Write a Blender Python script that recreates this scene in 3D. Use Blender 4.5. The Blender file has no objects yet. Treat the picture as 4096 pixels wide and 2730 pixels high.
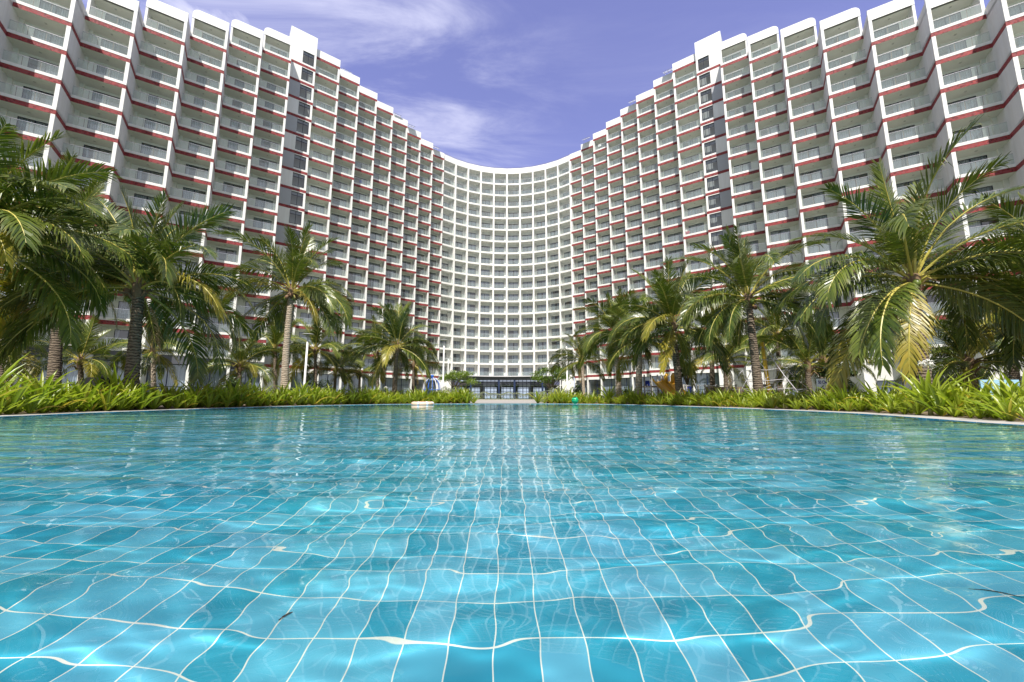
import bpy, bmesh, math, random
import numpy as np
from mathutils import Vector, Matrix
rnd = random.Random(7)
npr = np.random.default_rng(11)
R = math.radians
scene = bpy.context.scene
COL = scene.collection

# ---------------------------------------------------------------- helpers
def tag(o, label=None, cat=None, group=None, kind=None):
    if label: o['label'] = label
    if cat: o['category'] = cat
    if group: o['group'] = group
    if kind: o['kind'] = kind
    return o

def empty(name, loc=(0, 0, 0), rz=0.0, parent=None):
    o = bpy.data.objects.new(name, None)
    o.location = loc
    o.rotation_euler = (0, 0, rz)
    o.empty_display_size = 0.2
    COL.objects.link(o)
    if parent: o.parent = parent
    return o

def link(name, mesh, parent=None, loc=(0, 0, 0), rot=(0, 0, 0), scale=(1, 1, 1)):
    o = bpy.data.objects.new(name, mesh)
    o.location = loc; o.rotation_euler = rot; o.scale = scale
    COL.objects.link(o)
    if parent: o.parent = parent
    return o

class MB:
    """collects faces, then becomes one mesh"""
    def __init__(self, tf=None):
        self.v = []; self.f = []; self.m = []; self.names = []; self.tf = tf; self.tip = None
    def mi(self, mat):
        if mat not in self.names: self.names.append(mat)
        return self.names.index(mat)
    def add(self, p):
        if self.tf: p = self.tf(*p)
        self.v.append(tuple(p)); return len(self.v) - 1
    def face(self, pts, mat):
        self.f.append([self.add(p) for p in pts]); self.m.append(self.mi(mat))
    def box(self, x0, x1, y0, y1, z0, z1, mat):
        i = [self.add(p) for p in ((x0,y0,z0),(x1,y0,z0),(x1,y1,z0),(x0,y1,z0),(x0,y0,z1),(x1,y0,z1),(x1,y1,z1),(x0,y1,z1))]
        k = self.mi(mat)
        for a in ((0,3,2,1),(4,5,6,7),(0,1,5,4),(1,2,6,5),(2,3,7,6),(3,0,4,7)):
            self.f.append([i[j] for j in a]); self.m.append(k)
    def tube(self, pts, rad, mat, n=8, cap=True):
        pts = [Vector(p) for p in pts]
        if not hasattr(rad, '__len__'): rad = [rad] * len(pts)
        k = self.mi(mat); rings = []
        up = Vector((0.13, 0.21, 1)).normalized()
        for i, p in enumerate(pts):
            t = (pts[min(i+1, len(pts)-1)] - pts[max(i-1, 0)]).normalized()
            a = t.cross(up)
            if a.length < 1e-3: a = t.cross(Vector((1, 0, 0)))
            a.normalize(); b = t.cross(a)
            rings.append([self.add(p + (a*math.cos(2*math.pi*j/n) + b*math.sin(2*math.pi*j/n))*rad[i]) for j in range(n)])
        for r0, r1 in zip(rings, rings[1:]):
            for j in range(n):
                self.f.append([r0[j], r0[(j+1) % n], r1[(j+1) % n], r1[j]]); self.m.append(k)
        if cap:
            self.f.append(rings[0][::-1]); self.m.append(k)
            self.f.append(rings[-1]); self.m.append(k)
    def ball(self, c, r, mat, nu=10, nv=7, sq=(1, 1, 1)):
        k = self.mi(mat); g = []
        for i in range(nv + 1):
            th = math.pi * i / nv
            g.append([self.add((c[0]+r*sq[0]*math.sin(th)*math.cos(2*math.pi*j/nu), c[1]+r*sq[1]*math.sin(th)*math.sin(2*math.pi*j/nu), c[2]+r*sq[2]*math.cos(th))) for j in range(nu)])
        for i in range(nv):
            for j in range(nu):
                self.f.append([g[i][j], g[i+1][j], g[i+1][(j+1) % nu], g[i][(j+1) % nu]]); self.m.append(k)
    def mesh(self, name, smooth=False, center=None):
        me = bpy.data.meshes.new(name)
        v = self.v
        if center: v = [(a-center[0], b-center[1], c-center[2]) for a, b, c in v]
        me.from_pydata(v, [], self.f)
        for n in self.names: me.materials.append(M[n])
        me.polygons.foreach_set('material_index', self.m)
        if smooth: me.polygons.foreach_set('use_smooth', [True]*len(self.f))
        if self.tip is not None:
            a = me.attributes.new('tip', 'FLOAT', 'POINT'); a.data.foreach_set('value', self.tip)
        me.update()
        return me
    def build(self, name, parent=None, smooth=False, center=None):
        o = link(name, self.mesh(name, smooth, center), parent)
        if center: o.location = center
        return o

# ---------------------------------------------------------------- materials
M = {}
def new_mat(name):
    m = bpy.data.materials.new(name); m.use_nodes = True
    nt = m.node_tree; nt.nodes.clear()
    out = nt.nodes.new('ShaderNodeOutputMaterial')
    M[name] = m
    return nt, nt.nodes, nt.links, out
def principled(name, col, rough=0.6, var=0.0, vscale=3.0, bump=0.0, bscale=30.0, metal=0.0, spec=0.5, rand=0.0):
    nt, N, L, out = new_mat(name)
    b = N.new('ShaderNodeBsdfPrincipled')
    b.inputs['Base Color'].default_value = (*col, 1); b.inputs['Roughness'].default_value = rough
    b.inputs['Metallic'].default_value = metal; b.inputs['Specular IOR Level'].default_value = spec
    L.new(b.outputs[0], out.inputs[0])
    tc = N.new('ShaderNodeTexCoord')
    if var > 0:
        n = N.new('ShaderNodeTexNoise'); n.inputs['Scale'].default_value = vscale; n.inputs['Detail'].default_value = 6
        L.new(tc.outputs['Object'], n.inputs['Vector'])
        mx = N.new('ShaderNodeMix'); mx.data_type = 'RGBA'
        mx.inputs['A'].default_value = (*[c*(1-var) for c in col], 1); mx.inputs['B'].default_value = (*[min(1, c*(1+var)) for c in col], 1)
        L.new(n.outputs['Fac'], mx.inputs['Factor']); L.new(mx.outputs['Result'], b.inputs['Base Color'])
    if bump > 0:
        n2 = N.new('ShaderNodeTexNoise'); n2.inputs['Scale'].default_value = bscale; n2.inputs['Detail'].default_value = 4
        L.new(tc.outputs['Object'], n2.inputs['Vector'])
        bp = N.new('ShaderNodeBump'); bp.inputs['Strength'].default_value = bump; bp.inputs['Distance'].default_value = 0.02
        L.new(n2.outputs['Fac'], bp.inputs['Height']); L.new(bp.outputs[0], b.inputs['Normal'])
    return b
def glass_pane(name, tint, refl=0.07, veil=None, veilfac=0.0):
    nt, N, L, out = new_mat(name)
    tr = N.new('ShaderNodeBsdfTransparent'); tr.inputs[0].default_value = (*tint, 1)
    gl = N.new('ShaderNodeBsdfGlossy'); gl.inputs['Roughness'].default_value = 0.02; gl.inputs[0].default_value = (1, 1, 1, 1)
    lw = N.new('ShaderNodeLayerWeight'); lw.inputs['Blend'].default_value = 0.5
    p = N.new('ShaderNodeMath'); p.operation = 'POWER'; p.inputs[1].default_value = 4.0
    L.new(lw.outputs['Facing'], p.inputs[0])
    ma = N.new('ShaderNodeMath'); ma.operation = 'MULTIPLY_ADD'; ma.inputs[1].default_value = 0.85; ma.inputs[2].default_value = refl
    L.new(p.outputs[0], ma.inputs[0])
    mx = N.new('ShaderNodeMixShader'); L.new(ma.outputs[0], mx.inputs[0])
    if veil:
        df = N.new('ShaderNodeBsdfDiffuse'); df.inputs[0].default_value = (*veil, 1)
        m2 = N.new('ShaderNodeMixShader'); m2.inputs[0].default_value = veilfac
        L.new(tr.outputs[0], m2.inputs[1]); L.new(df.outputs[0], m2.inputs[2]); L.new(m2.outputs[0], mx.inputs[1])
    else:
        L.new(tr.outputs[0], mx.inputs[1])
    L.new(gl.outputs[0], mx.inputs[2]); L.new(mx.outputs[0], out.inputs[0])

principled('white_render', (0.80, 0.80, 0.785), 0.7, var=0.03, vscale=0.7)
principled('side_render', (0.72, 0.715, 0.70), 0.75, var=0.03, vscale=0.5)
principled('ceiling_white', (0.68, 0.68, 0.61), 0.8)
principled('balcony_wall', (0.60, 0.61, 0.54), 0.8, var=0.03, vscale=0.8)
principled('stair_grey', (0.40, 0.41, 0.43), 0.6, var=0.04)
principled('fascia_grey', (0.085, 0.088, 0.105), 0.45, var=0.08, vscale=0.6)
principled('dark_frame', (0.018, 0.026, 0.05), 0.4)
principled('blue_frame', (0.016, 0.03, 0.085), 0.4)
principled('rail_steel', (0.75, 0.75, 0.76), 0.25, metal=0.9)
principled('rail_post', (0.25, 0.21, 0.17), 0.4, metal=0.3)
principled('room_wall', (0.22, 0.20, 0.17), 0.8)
principled('downlight', (0.45, 0.45, 0.40), 0.5)
principled('column_dark', (0.16, 0.16, 0.14), 0.5)
principled('roof_metal', (0.33, 0.33, 0.34), 0.4)
principled('solar_cell', (0.05, 0.06, 0.1), 0.2)
glass_pane('railing_glass', (0.86, 0.92, 0.90), 0.10, veil=(0.70, 0.82, 0.80), veilfac=0.16)
glass_pane('window_glass', (0.72, 0.78, 0.85), 0.16)
glass_pane('stair_glass', (0.62, 0.66, 0.70), 0.12)
glass_pane('lobby_glass', (0.80, 0.86, 0.90), 0.08)

nt, N, L, out = new_mat('curtain')
b = N.new('ShaderNodeBsdfPrincipled'); b.inputs['Roughness'].default_value = 0.9
geo = N.new('ShaderNodeNewGeometry'); mx = N.new('ShaderNodeMix'); mx.data_type = 'RGBA'; mx.inputs['A'].default_value = (0.36, 0.39, 0.41, 1); mx.inputs['B'].default_value = (0.66, 0.69, 0.70, 1)
L.new(geo.outputs['Random Per Island'], mx.inputs['Factor']); L.new(mx.outputs['Result'], b.inputs['Base Color']); L.new(b.outputs[0], out.inputs[0])
def streaked(name, col, rough, amount):
    nt, N, L, out = new_mat(name)
    b = N.new('ShaderNodeBsdfPrincipled'); b.inputs['Roughness'].default_value = rough
    geo = N.new('ShaderNodeNewGeometry'); mp = N.new('ShaderNodeMapping'); mp.inputs['Scale'].default_value = (2.4, 2.4, 0.16); L.new(geo.outputs['Position'], mp.inputs[0])
    n = N.new('ShaderNodeTexNoise'); n.inputs['Scale'].default_value = 1.0; n.inputs['Detail'].default_value = 8; n.inputs['Roughness'].default_value = 0.65; L.new(mp.outputs[0], n.inputs['Vector'])
    r = N.new('ShaderNodeMapRange'); r.inputs['From Min'].default_value = 0.35; r.inputs['From Max'].default_value = 0.75; L.new(n.outputs['Fac'], r.inputs['Value'])
    mx = N.new('ShaderNodeMix'); mx.data_type = 'RGBA'; mx.inputs['A'].default_value = (*col, 1); mx.inputs['B'].default_value = (*[c*(1-amount)*k for c, k in zip(col, (1, .985, .95))], 1)
    L.new(r.outputs[0], mx.inputs['Factor']); L.new(mx.outputs['Result'], b.inputs['Base Color']); L.new(b.outputs[0], out.inputs[0])
streaked('white_render', (0.82, 0.815, 0.79), 0.7, 0.13)
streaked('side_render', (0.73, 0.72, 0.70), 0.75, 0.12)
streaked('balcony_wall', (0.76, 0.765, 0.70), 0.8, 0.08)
# red glazed mosaic: small tiles, each with its own red
nt, N, L, out = new_mat('red_tile')
b = N.new('ShaderNodeBsdfPrincipled'); b.inputs['Roughness'].default_value = 0.55; b.inputs['Specular IOR Level'].default_value = 0.2
tc = N.new('ShaderNodeTexCoord'); geo = N.new('ShaderNodeNewGeometry')
vo = N.new('ShaderNodeTexVoronoi'); vo.inputs['Scale'].default_value = 6.5; vo.distance = 'CHEBYCHEV'
L.new(geo.outputs['Position'], vo.inputs['Vector'])
rp = N.new('ShaderNodeValToRGB'); e = rp.color_ramp.elements
e[0].position = 0.0; e[0].color = (0.11, 0.020, 0.024, 1); e[1].position = 1.0; e[1].color = (0.37, 0.058, 0.055, 1)
x = rp.color_ramp.elements.new(0.45); x.color = (0.30, 0.045, 0.047, 1)
x = rp.color_ramp.elements.new(0.8); x.color = (0.24, 0.065, 0.07, 1)
sx = N.new('ShaderNodeSeparateColor'); L.new(vo.outputs['Color'], sx.inputs[0])
L.new(sx.outputs[0], rp.inputs[0]); L.new(rp.outputs[0], b.inputs['Base Color']); L.new(b.outputs[0], out.inputs[0])

# ---------------------------------------------------------------- camera
CAM_H = 0.36
FPX = 1580.0
PITCH = math.atan(226.0 / FPX)
YAW = R(0.76)
cam = bpy.data.cameras.new('camera'); cam.sensor_width = 36; cam.lens = 36 * FPX / 4096
cam.clip_start = 0.03; cam.clip_end = 12000
co = bpy.data.objects.new('camera', cam); COL.objects.link(co)
co.location = (0, 0, CAM_H); co.rotation_euler = (math.pi/2 + PITCH, 0, -YAW)
scene.camera = co

def ray(px, py):
    X = (px - 2048) / FPX; Y = -(py - 1365) / FPX
    fw = math.cos(PITCH) - Y*math.sin(PITCH); up = math.sin(PITCH) + Y*math.cos(PITCH)
    return Vector((X*math.cos(YAW) + fw*math.sin(YAW), fw*math.cos(YAW) - X*math.sin(YAW), up))
def at_z(px, py, z):
    d = ray(px, py); return Vector((0, 0, CAM_H)) + d * ((z - CAM_H) / d.z)
def at_y(px, py, y):
    d = ray(px, py); return Vector((0, 0, CAM_H)) + d * (y / d.y)

# ---------------------------------------------------------------- sky and sun
SUN_EL, SUN_AZ = R(57), R(6)          # azimuth measured from straight behind the camera towards the left
sdir = Vector((-math.sin(SUN_AZ)*math.cos(SUN_EL), -math.cos(SUN_AZ)*math.cos(SUN_EL), math.sin(SUN_EL)))
sl = bpy.data.lights.new('sun', 'SUN'); sl.energy = 4.9; sl.angle = R(0.5); sl.color = (1.0, 0.955, 0.89)
so = bpy.data.objects.new('sun', sl); COL.objects.link(so)
so.rotation_euler = (-sdir).to_track_quat('-Z', 'Y').to_euler()
so.location = (0, -20, 60)

w = bpy.data.worlds.new('World'); scene.world = w; w.use_nodes = True
nt = w.node_tree; nt.nodes.clear(); N = nt.nodes; L = nt.links
out = N.new('ShaderNodeOutputWorld'); bg = N.new('ShaderNodeBackground')
bg.inputs['Strength'].default_value = 0.10
sky = N.new('ShaderNodeTexSky'); sky.sky_type = 'NISHITA'; sky.sun_disc = False
sky.sun_elevation = SUN_EL; sky.sun_rotation = math.atan2(sdir.x, sdir.y) % (2*math.pi)
sky.air_density = 1.0; sky.dust_density = 1.2; sky.ozone_density = 3.0
tint = N.new('ShaderNodeMix'); tint.data_type = 'RGBA'; tint.blend_type = 'MULTIPLY'; tint.inputs['Factor'].default_value = 1
tint.inputs['B'].default_value = (1.90, 1.34, 1.66, 1)
L.new(sky.outputs[0], tint.inputs['A'])
tc = N.new('ShaderNodeTexCoord')
sep = N.new('ShaderNodeSeparateXYZ'); L.new(tc.outputs['Generated'], sep.inputs[0])
# project the view direction on a flat cloud layer
mz = N.new('ShaderNodeMath'); mz.operation = 'MAXIMUM'; mz.inputs[1].default_value = 0.06; L.new(sep.outputs['Z'], mz.inputs[0])
dx = N.new('ShaderNodeMath'); dx.operation = 'DIVIDE'; L.new(sep.outputs['X'], dx.inputs[0]); L.new(mz.outputs[0], dx.inputs[1])
dy = N.new('ShaderNodeMath'); dy.operation = 'DIVIDE'; L.new(sep.outputs['Y'], dy.inputs[0]); L.new(mz.outputs[0], dy.inputs[1])
cmb = N.new('ShaderNodeCombineXYZ'); L.new(dx.outputs[0], cmb.inputs[0]); L.new(dy.outputs[0], cmb.inputs[1])
def noise(vec, scale, detail, rough, dist=0.0):
    n = N.new('ShaderNodeTexNoise'); n.inputs['Scale'].default_value = scale; n.inputs['Detail'].default_value = detail
    n.inputs['Roughness'].default_value = rough; n.inputs['Distortion'].default_value = dist
    L.new(vec, n.inputs['Vector']); return n
def mapping(vec, loc, rot, scl):
    m = N.new('ShaderNodeMapping'); m.inputs['Location'].default_value = loc; m.inputs['Rotation'].default_value = rot; m.inputs['Scale'].default_value = scl
    L.new(vec, m.inputs['Vector']); return m
def ramp(fac, p0, p1, v0=0, v1=1):
    r = N.new('ShaderNodeMapRange'); r.interpolation_type = 'SMOOTHSTEP'
    r.inputs['From Min'].default_value = p0; r.inputs['From Max'].default_value = p1
    r.inputs['To Min'].default_value = v0; r.inputs['To Max'].default_value = v1
    L.new(fac, r.inputs['Value']); return r
def math2(op, a, b_):
    m = N.new('ShaderNodeMath'); m.operation = op
    for i, q in enumerate((a, b_)):
        if isinstance(q, (int, float)): m.inputs[i].default_value = q
        else: L.new(q, m.inputs[i])
    return m.outputs[0]
cir = noise(mapping(cmb.outputs[0], (3.1, 0.4, 0), (0, 0, R(-62)), (0.75, 2.3, 1)).outputs[0], 1.5, 9, 0.62, 0.7)
cum = noise(mapping(cmb.outputs[0], (1.7, 2.3, 0), (0, 0, R(20)), (1, 1, 1)).outputs[0], 1.5, 11, 0.58, 0.2)
broad = noise(mapping(cmb.outputs[0], (0.6, 5.2, 0), (0, 0, 0), (1, 1, 1)).outputs[0], 0.55, 3, 0.5)
# more cloud on the left of the view, clear deep blue on the right
side = ramp(dx.outputs[0], -0.75, 0.55, 1.0, 0.0)
c1 = math2('MULTIPLY', ramp(cir.outputs['Fac'], 0.42, 0.82).outputs[0], ramp(side.outputs[0], 0.05, 0.62, 0.12, 0.85).outputs[0])
c2 = math2('MULTIPLY', ramp(cum.outputs['Fac'], 0.50, 0.64).outputs[0], ramp(dx.outputs[0], -0.40, -0.72, 0.0, 1.0).outputs[0])
low = ramp(sep.outputs['Z'], 0.62, 0.30, 0.0, 0.34)
c3 = math2('MAXIMUM', math2('MAXIMUM', c1, c2), math2('MULTIPLY', low.outputs[0], ramp(broad.outputs['Fac'], 0.3, 0.7, 0.5, 1.0).outputs[0]))
cmx = N.new('ShaderNodeMix'); cmx.data_type = 'RGBA'
L.new(c3, cmx.inputs['Factor']); L.new(tint.outputs['Result'], cmx.inputs['A']); cmx.inputs['B'].default_value = (5.6, 5.7, 7.4, 1)
hz = N.new('ShaderNodeMix'); hz.data_type = 'RGBA'; L.new(ramp(sep.outputs['Z'], 0.16, 0.0, 0.0, 0.9).outputs[0], hz.inputs['Factor']); hz.inputs['B'].default_value = (4.6, 5.3, 6.2, 1)
# invented pale cloud, unseen behind the viewer, added for neutral fill on the facade
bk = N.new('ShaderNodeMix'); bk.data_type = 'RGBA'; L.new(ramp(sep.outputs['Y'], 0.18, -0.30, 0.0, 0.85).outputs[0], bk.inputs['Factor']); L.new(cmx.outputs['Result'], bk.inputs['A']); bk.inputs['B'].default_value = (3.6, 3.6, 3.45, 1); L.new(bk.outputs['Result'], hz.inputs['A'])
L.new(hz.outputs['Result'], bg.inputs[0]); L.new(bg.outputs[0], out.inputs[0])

scene.view_settings.view_transform = 'Standard'; scene.view_settings.look = 'None'
scene.view_settings.exposure = 0.60; scene.view_settings.gamma = 1.0
cy = scene.cycles
cy.use_denoising = True
try: cy.denoiser = 'OPENIMAGEDENOISE'
except Exception: pass
cy.max_bounces = 10; cy.diffuse_bounces = 4; cy.glossy_bounces = 5; cy.transmission_bounces = 6; cy.transparent_max_bounces = 16
cy.caustics_reflective = False; cy.caustics_refractive = True
cy.sample_clamp_indirect = 6.0; cy.blur_glossy = 0.5
# ---------------------------------------------------------------- pool
POOL_D = 0.5
edge_px = [(0,1669),(300,1656),(600,1645),(880,1635),(1150,1627),(1400,1621.5),(1650,1618),(1850,1617),(2050,1616.8),(2250,1617.2),(2420,1619),(2600,1623),(2800,1629.5),(3000,1637),(3230,1647),(3450,1658),(3720,1677),(4096,1704)]
pts = [at_z(x, y, 0) for x, y in edge_px]
# smooth, then close the basin behind the camera
poly = [(p.x, p.y) for p in pts]
lx, ly = poly[0]; rx, ry = poly[-1]
poly = [(lx-4.5, -7.5), (lx-4.2, -2.0), (lx-2.6, 3.2), (lx-1.1, ly-2.2)] + poly + [(rx+0.9, ry-1.7), (rx+1.6, 1.0), (rx+2.0, -3.0), (rx+2.0, -7.5)]
def catmull(P, n):
    o = []
    for i in range(len(P)-1):
        p0 = P[max(i-1,0)]; p1 = P[i]; p2 = P[i+1]; p3 = P[min(i+2,len(P)-1)]
        for k in range(n):
            t = k/n
            o.append(tuple(0.5*((2*p1[j])+(-p0[j]+p2[j])*t+(2*p0[j]-5*p1[j]+4*p2[j]-p3[j])*t*t+(-p0[j]+3*p1[j]-3*p2[j]+p3[j])*t**3) for j in (0,1)))
    o.append(P[-1]); return o
pool = catmull(poly, 5)
pool = [Vector((a, b)) for a, b in pool]
def offset(P, d):
    o = []
    n = len(P)
    for i in range(n):
        a = P[i-1] if i > 0 else P[0]; b_ = P[i+1] if i < n-1 else P[-1]
        t = (b_ - a).normalized(); o.append(P[i] + Vector((-t.y, t.x))*d)
    o[0] = P[0] + Vector((-d, -d)); o[-1] = P[-1] + Vector((d, -d))
    return o
def ring(name, A, B, za, zb, mat, kind='structure', closed=True):
    mb = MB()
    n = len(A)
    for i in range(n if closed else n-1):
        j = (i+1) % n
        mb.face([(A[i].x,A[i].y,za),(A[j].x,A[j].y,za),(B[j].x,B[j].y,zb),(B[i].x,B[i].y,zb)], mat)
    o = mb.build(name); tag(o, kind=kind); return o
RIM_W = 0.52
rim_out = offset(pool, RIM_W)
bed_out = offset(pool, 5.0)
# --- materials of the setting
# pool floor: square-set ceramic tiles with pale joints, each tile its own blue
nt, N, L, out = new_mat('pool_tile')
b = N.new('ShaderNodeBsdfPrincipled'); b.inputs['Roughness'].default_value = 0.5
geo = N.new('ShaderNodeNewGeometry')
mp = N.new('ShaderNodeMapping'); mp.inputs['Location'].default_value = (0.029, -0.047, 0)
L.new(geo.outputs['Position'], mp.inputs['Vector'])
br = N.new('ShaderNodeTexBrick'); br.offset = 0.0; br.squash = 1.0
br.inputs['Scale'].default_value = 1.0; br.inputs['Brick Width'].default_value = 0.111; br.inputs['Row Height'].default_value = 0.129
br.inputs['Mortar Size'].default_value = 0.0019; br.inputs['Mortar Smooth'].default_value = 0.25; br.inputs['Bias'].default_value = 0.0
br.inputs['Color1'].default_value = (0, 0, 0, 1); br.inputs['Color2'].default_value = (1, 1, 1, 1); br.inputs['Mortar'].default_value = (0, 0, 0, 1)
L.new(mp.outputs[0], br.inputs['Vector'])
ns = N.new('ShaderNodeTexNoise'); ns.inputs['Scale'].default_value = 1.1; ns.inputs['Detail'].default_value = 5; L.new(geo.outputs['Position'], ns.inputs['Vector'])
mx = N.new('ShaderNodeMix'); mx.data_type = 'RGBA'; mx.blend_type = 'MULTIPLY'; mx.inputs['Factor'].default_value = 0.22
rt = N.new('ShaderNodeValToRGB'); rt.color_ramp.elements[0].position = 0.0; rt.color_ramp.elements[0].color = (0.022, 0.32, 0.43, 1); rt.color_ramp.elements[1].position = 1.0; rt.color_ramp.elements[1].color = (0.14, 0.49, 0.625, 1)
for p_, c_ in ((0.42, (0.033, 0.37, 0.49, 1)), (0.58, (0.095, 0.45, 0.58, 1))):
    q_ = rt.color_ramp.elements.new(p_); q_.color = c_
L.new(br.outputs['Color'], rt.inputs[0])
gm = N.new('ShaderNodeMix'); gm.data_type = 'RGBA'; L.new(br.outputs['Fac'], gm.inputs['Factor']); L.new(rt.outputs[0], gm.inputs['A']); gm.inputs['B'].default_value = (0.86, 0.84, 0.70, 1)
L.new(gm.outputs['Result'], mx.inputs['A']); L.new(ns.outputs['Color'], mx.inputs['B'])
L.new(mx.outputs['Result'], b.inputs['Base Color']); L.new(b.outputs[0], out.inputs[0])
# water
nt, N, L, out = new_mat('pool_water')
g = N.new('ShaderNodeBsdfGlass'); g.inputs['IOR'].default_value = 1.333; g.inputs['Roughness'].default_value = 0.0; g.inputs['Color'].default_value = (0.93, 0.99, 1.0, 1)
L.new(g.outputs[0], out.inputs[0])
principled('rim_stone', (0.38, 0.36, 0.33), 0.7, var=0.12, vscale=2.5, bump=0.2, bscale=60)
principled('soil', (0.20, 0.15, 0.10), 0.95, var=0.45, vscale=9, bump=0.8, bscale=25)
principled('paving', (0.30, 0.285, 0.265), 0.8, var=0.10, vscale=0.8)
principled('sea_water', (0.25, 0.38, 0.46), 0.25)

floor = MB()
floor.face([(p.x, p.y, -POOL_D) for p in pool], 'pool_tile')
fo = floor.build('pool_floor'); tag(fo, kind='structure')
bm = bmesh.new(); bm.from_mesh(fo.data); bmesh.ops.triangulate(bm, faces=bm.faces[:]); bm.to_mesh(fo.data); bm.free()
wl = ring('pool_wall', pool, pool, -POOL_D, 0.012, 'pool_tile')
ring('pool_edge', pool, rim_out, 0.012, 0.016, 'rim_stone')
ring('planting_soil', rim_out, bed_out, 0.012, 0.03, 'soil')
big = [Vector((p.x, p.y)).normalized()*160 if p.length > 1 else p for p in bed_out]
principled('lawn', (0.075, 0.10, 0.035), 0.95, var=0.4, vscale=4, bump=0.5, bscale=30)
ring('ground', bed_out, big, 0.026, 0.026, 'lawn')
far = [p*25 for p in big]
ring('sea', big, far, -0.3, -0.3, 'sea_water')
# paved landing between the two planting beds, in front of the lobby
mb = MB()
pa = at_z(2168, 1617, 0.034); pb = at_z(1892, 1617, 0.034)
i0 = min(range(len(rim_out)), key=lambda i: (rim_out[i]-Vector((pb.x, pb.y))).length); i1 = min(range(len(rim_out)), key=lambda i: (rim_out[i]-Vector((pa.x, pa.y))).length)
for i in range(i0, i1):
    a = rim_out[i]; c = rim_out[i+1]
    mb.face([(a.x,a.y,0.036),(c.x,c.y,0.036),(c.x*2.6,c.y+22,0.036),(a.x*2.6,a.y+22,0.036)], 'paving')
tag(mb.build('terrace'), kind='structure')

# --- water surface: real ripples, finer near the camera
def wave_field():
    W = []
    rg = np.random.default_rng(5)
    for lam, slope, n, spread in ((1.7, 0.012, 5, 0.7), (0.75, 0.018, 8, 0.7), (0.36, 0.030, 14, 0.55), (0.18, 0.021, 16, 0.7), (0.09, 0.011, 12, 1.0)):
        for _ in range(n):
            l = lam * rg.uniform(0.75, 1.35); k = 2*np.pi/l; th = np.pi/2 + rg.normal(0, spread*0.42)
            W.append((k*np.cos(th), k*np.sin(th), slope*np.sqrt(2.0/n)/k, rg.uniform(0, 6.283), l))
    return W
WV = wave_field()
def height(x, y, cell):
    z = np.zeros_like(x)
    for kx, ky, a, ph, l in WV:
        att = np.clip((l/np.maximum(cell, 1e-6) - 2.5)/3.0, 0, 1)
        z += a*att*np.sin(kx*x + ky*y + ph)
    # the water lies calmer towards the far end of the basin
    return z*(0.30 + 0.70*np.clip(1 - (y - 4.0)/13.0, 0, 1))
def build_water():
    # concentric fan of vertices around the viewer's feet; the same ripples everywhere
    rr = [0.16]
    while rr[-1] < 30: rr.append(rr[-1]*1.0052 + 0.0012)
    rr = np.array(rr); na = 1000
    th = np.linspace(R(-66), R(66), na)
    Rg, T = np.meshgrid(rr, th, indexing='ij')
    X = Rg*np.sin(T); Y = Rg*np.cos(T)
    dr = np.gradient(rr)[:, None]*np.ones_like(T); cell = np.maximum(dr, Rg*(th[1]-th[0]))
    Z = height(X, Y, cell)
    v = np.stack([X, Y, Z], -1).reshape(-1, 3)
    nr = len(rr); idx = np.arange(nr*na).reshape(nr, na)
    q = np.stack([idx[:-1,:-1], idx[:-1,1:], idx[1:,1:], idx[1:,:-1]], -1).reshape(-1, 4)
    # keep what lies inside the pool outline
    cx = X[:-1,:-1].ravel(); cyy = Y[:-1,:-1].ravel()
    inside = np.zeros(len(cx), bool)
    P = [(p.x, p.y) for p in pool]
    for (x1, y1), (x2, y2) in zip(P, P[1:]+P[:1]):
        c = ((y1 > cyy) != (y2 > cyy)) & (cx < (x2-x1)*(cyy-y1)/((y2-y1) if y2 != y1 else 1e-9) + x1)
        inside ^= c
    q = q[inside]
    used = np.unique(q); remap = -np.ones(len(v), int); remap[used] = np.arange(len(used))
    v = v[used]; q = remap[q]
    me = bpy.data.meshes.new('pool_water')
    me.vertices.add(len(v)); me.vertices.foreach_set('co', v.ravel())
    me.loops.add(len(q)*4); me.loops.foreach_set('vertex_index', q.ravel())
    me.polygons.add(len(q)); me.polygons.foreach_set('loop_start', np.arange(len(q))*4)
    me.polygons.foreach_set('use_smooth', np.ones(len(q), bool))
    me.update(calc_edges=True); me.validate()
    me.materials.append(M['pool_water'])
    return me
wo = link('pool_water', build_water()); tag(wo, kind='structure')
fo.cycles.is_caustics_receiver = True; wl.cycles.is_caustics_receiver = True
wo.cycles.is_caustics_caster = True
sl.cycles.is_caustics_light = True
# ---------------------------------------------------------------- hotel
S = 3.26
def ZK(k): return CAM_H + (k + 1.40)*S           # underside of the red band of storey k
FL = 0.78                                        # band + lip: floor of the storey above the underside
DEP = 1.75; ROOM = 1.6; DD = DEP + ROOM
hotel = empty('hotel_building', (0, 62, 0))
tag(hotel, 'huge curved white hotel of stacked balconies with red tiled bands and two stair towers', 'building')

def wing_tf(Rp, u, W, side):
    o = Vector((u[1], -u[0]))                    # outward, towards the pool
    Lx, Ly = Rp[0]-u[0]*W, Rp[1]-u[1]*W
    def tf(x, y, z):
        X = Lx + u[0]*x + o.x*y; Y = Ly + u[1]*x + o.y*y
        return (X*side, Y, z)
    return tf
uB = Vector((0.805, 0.593)).normalized(); uC = Vector((0.838, 0.546)).normalized()
bays = []      # dict(tf, W, k range, step, kind, side)
for side in (1, -1):
    for i in range(8):
        Rp = (-30.94 + 2.12*i, 65.6 + 4.0*i)
        bays.append(dict(n='B%d' % (i+1), tf=wing_tf(Rp, uB, 4.07, side), W=4.07, k1=16, step=2.1, side=side, R=Rp, u=uB))
    for i in range(7):
        Rp = (-35.05 - 1.83*i, 57.4 - 4.34*i)
        bays.append(dict(n='C%d' % (i+1), tf=wing_tf(Rp, uC, 3.92, side), W=3.92, k1=15-i, step=2.68, side=side, R=Rp, u=uC))
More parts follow.
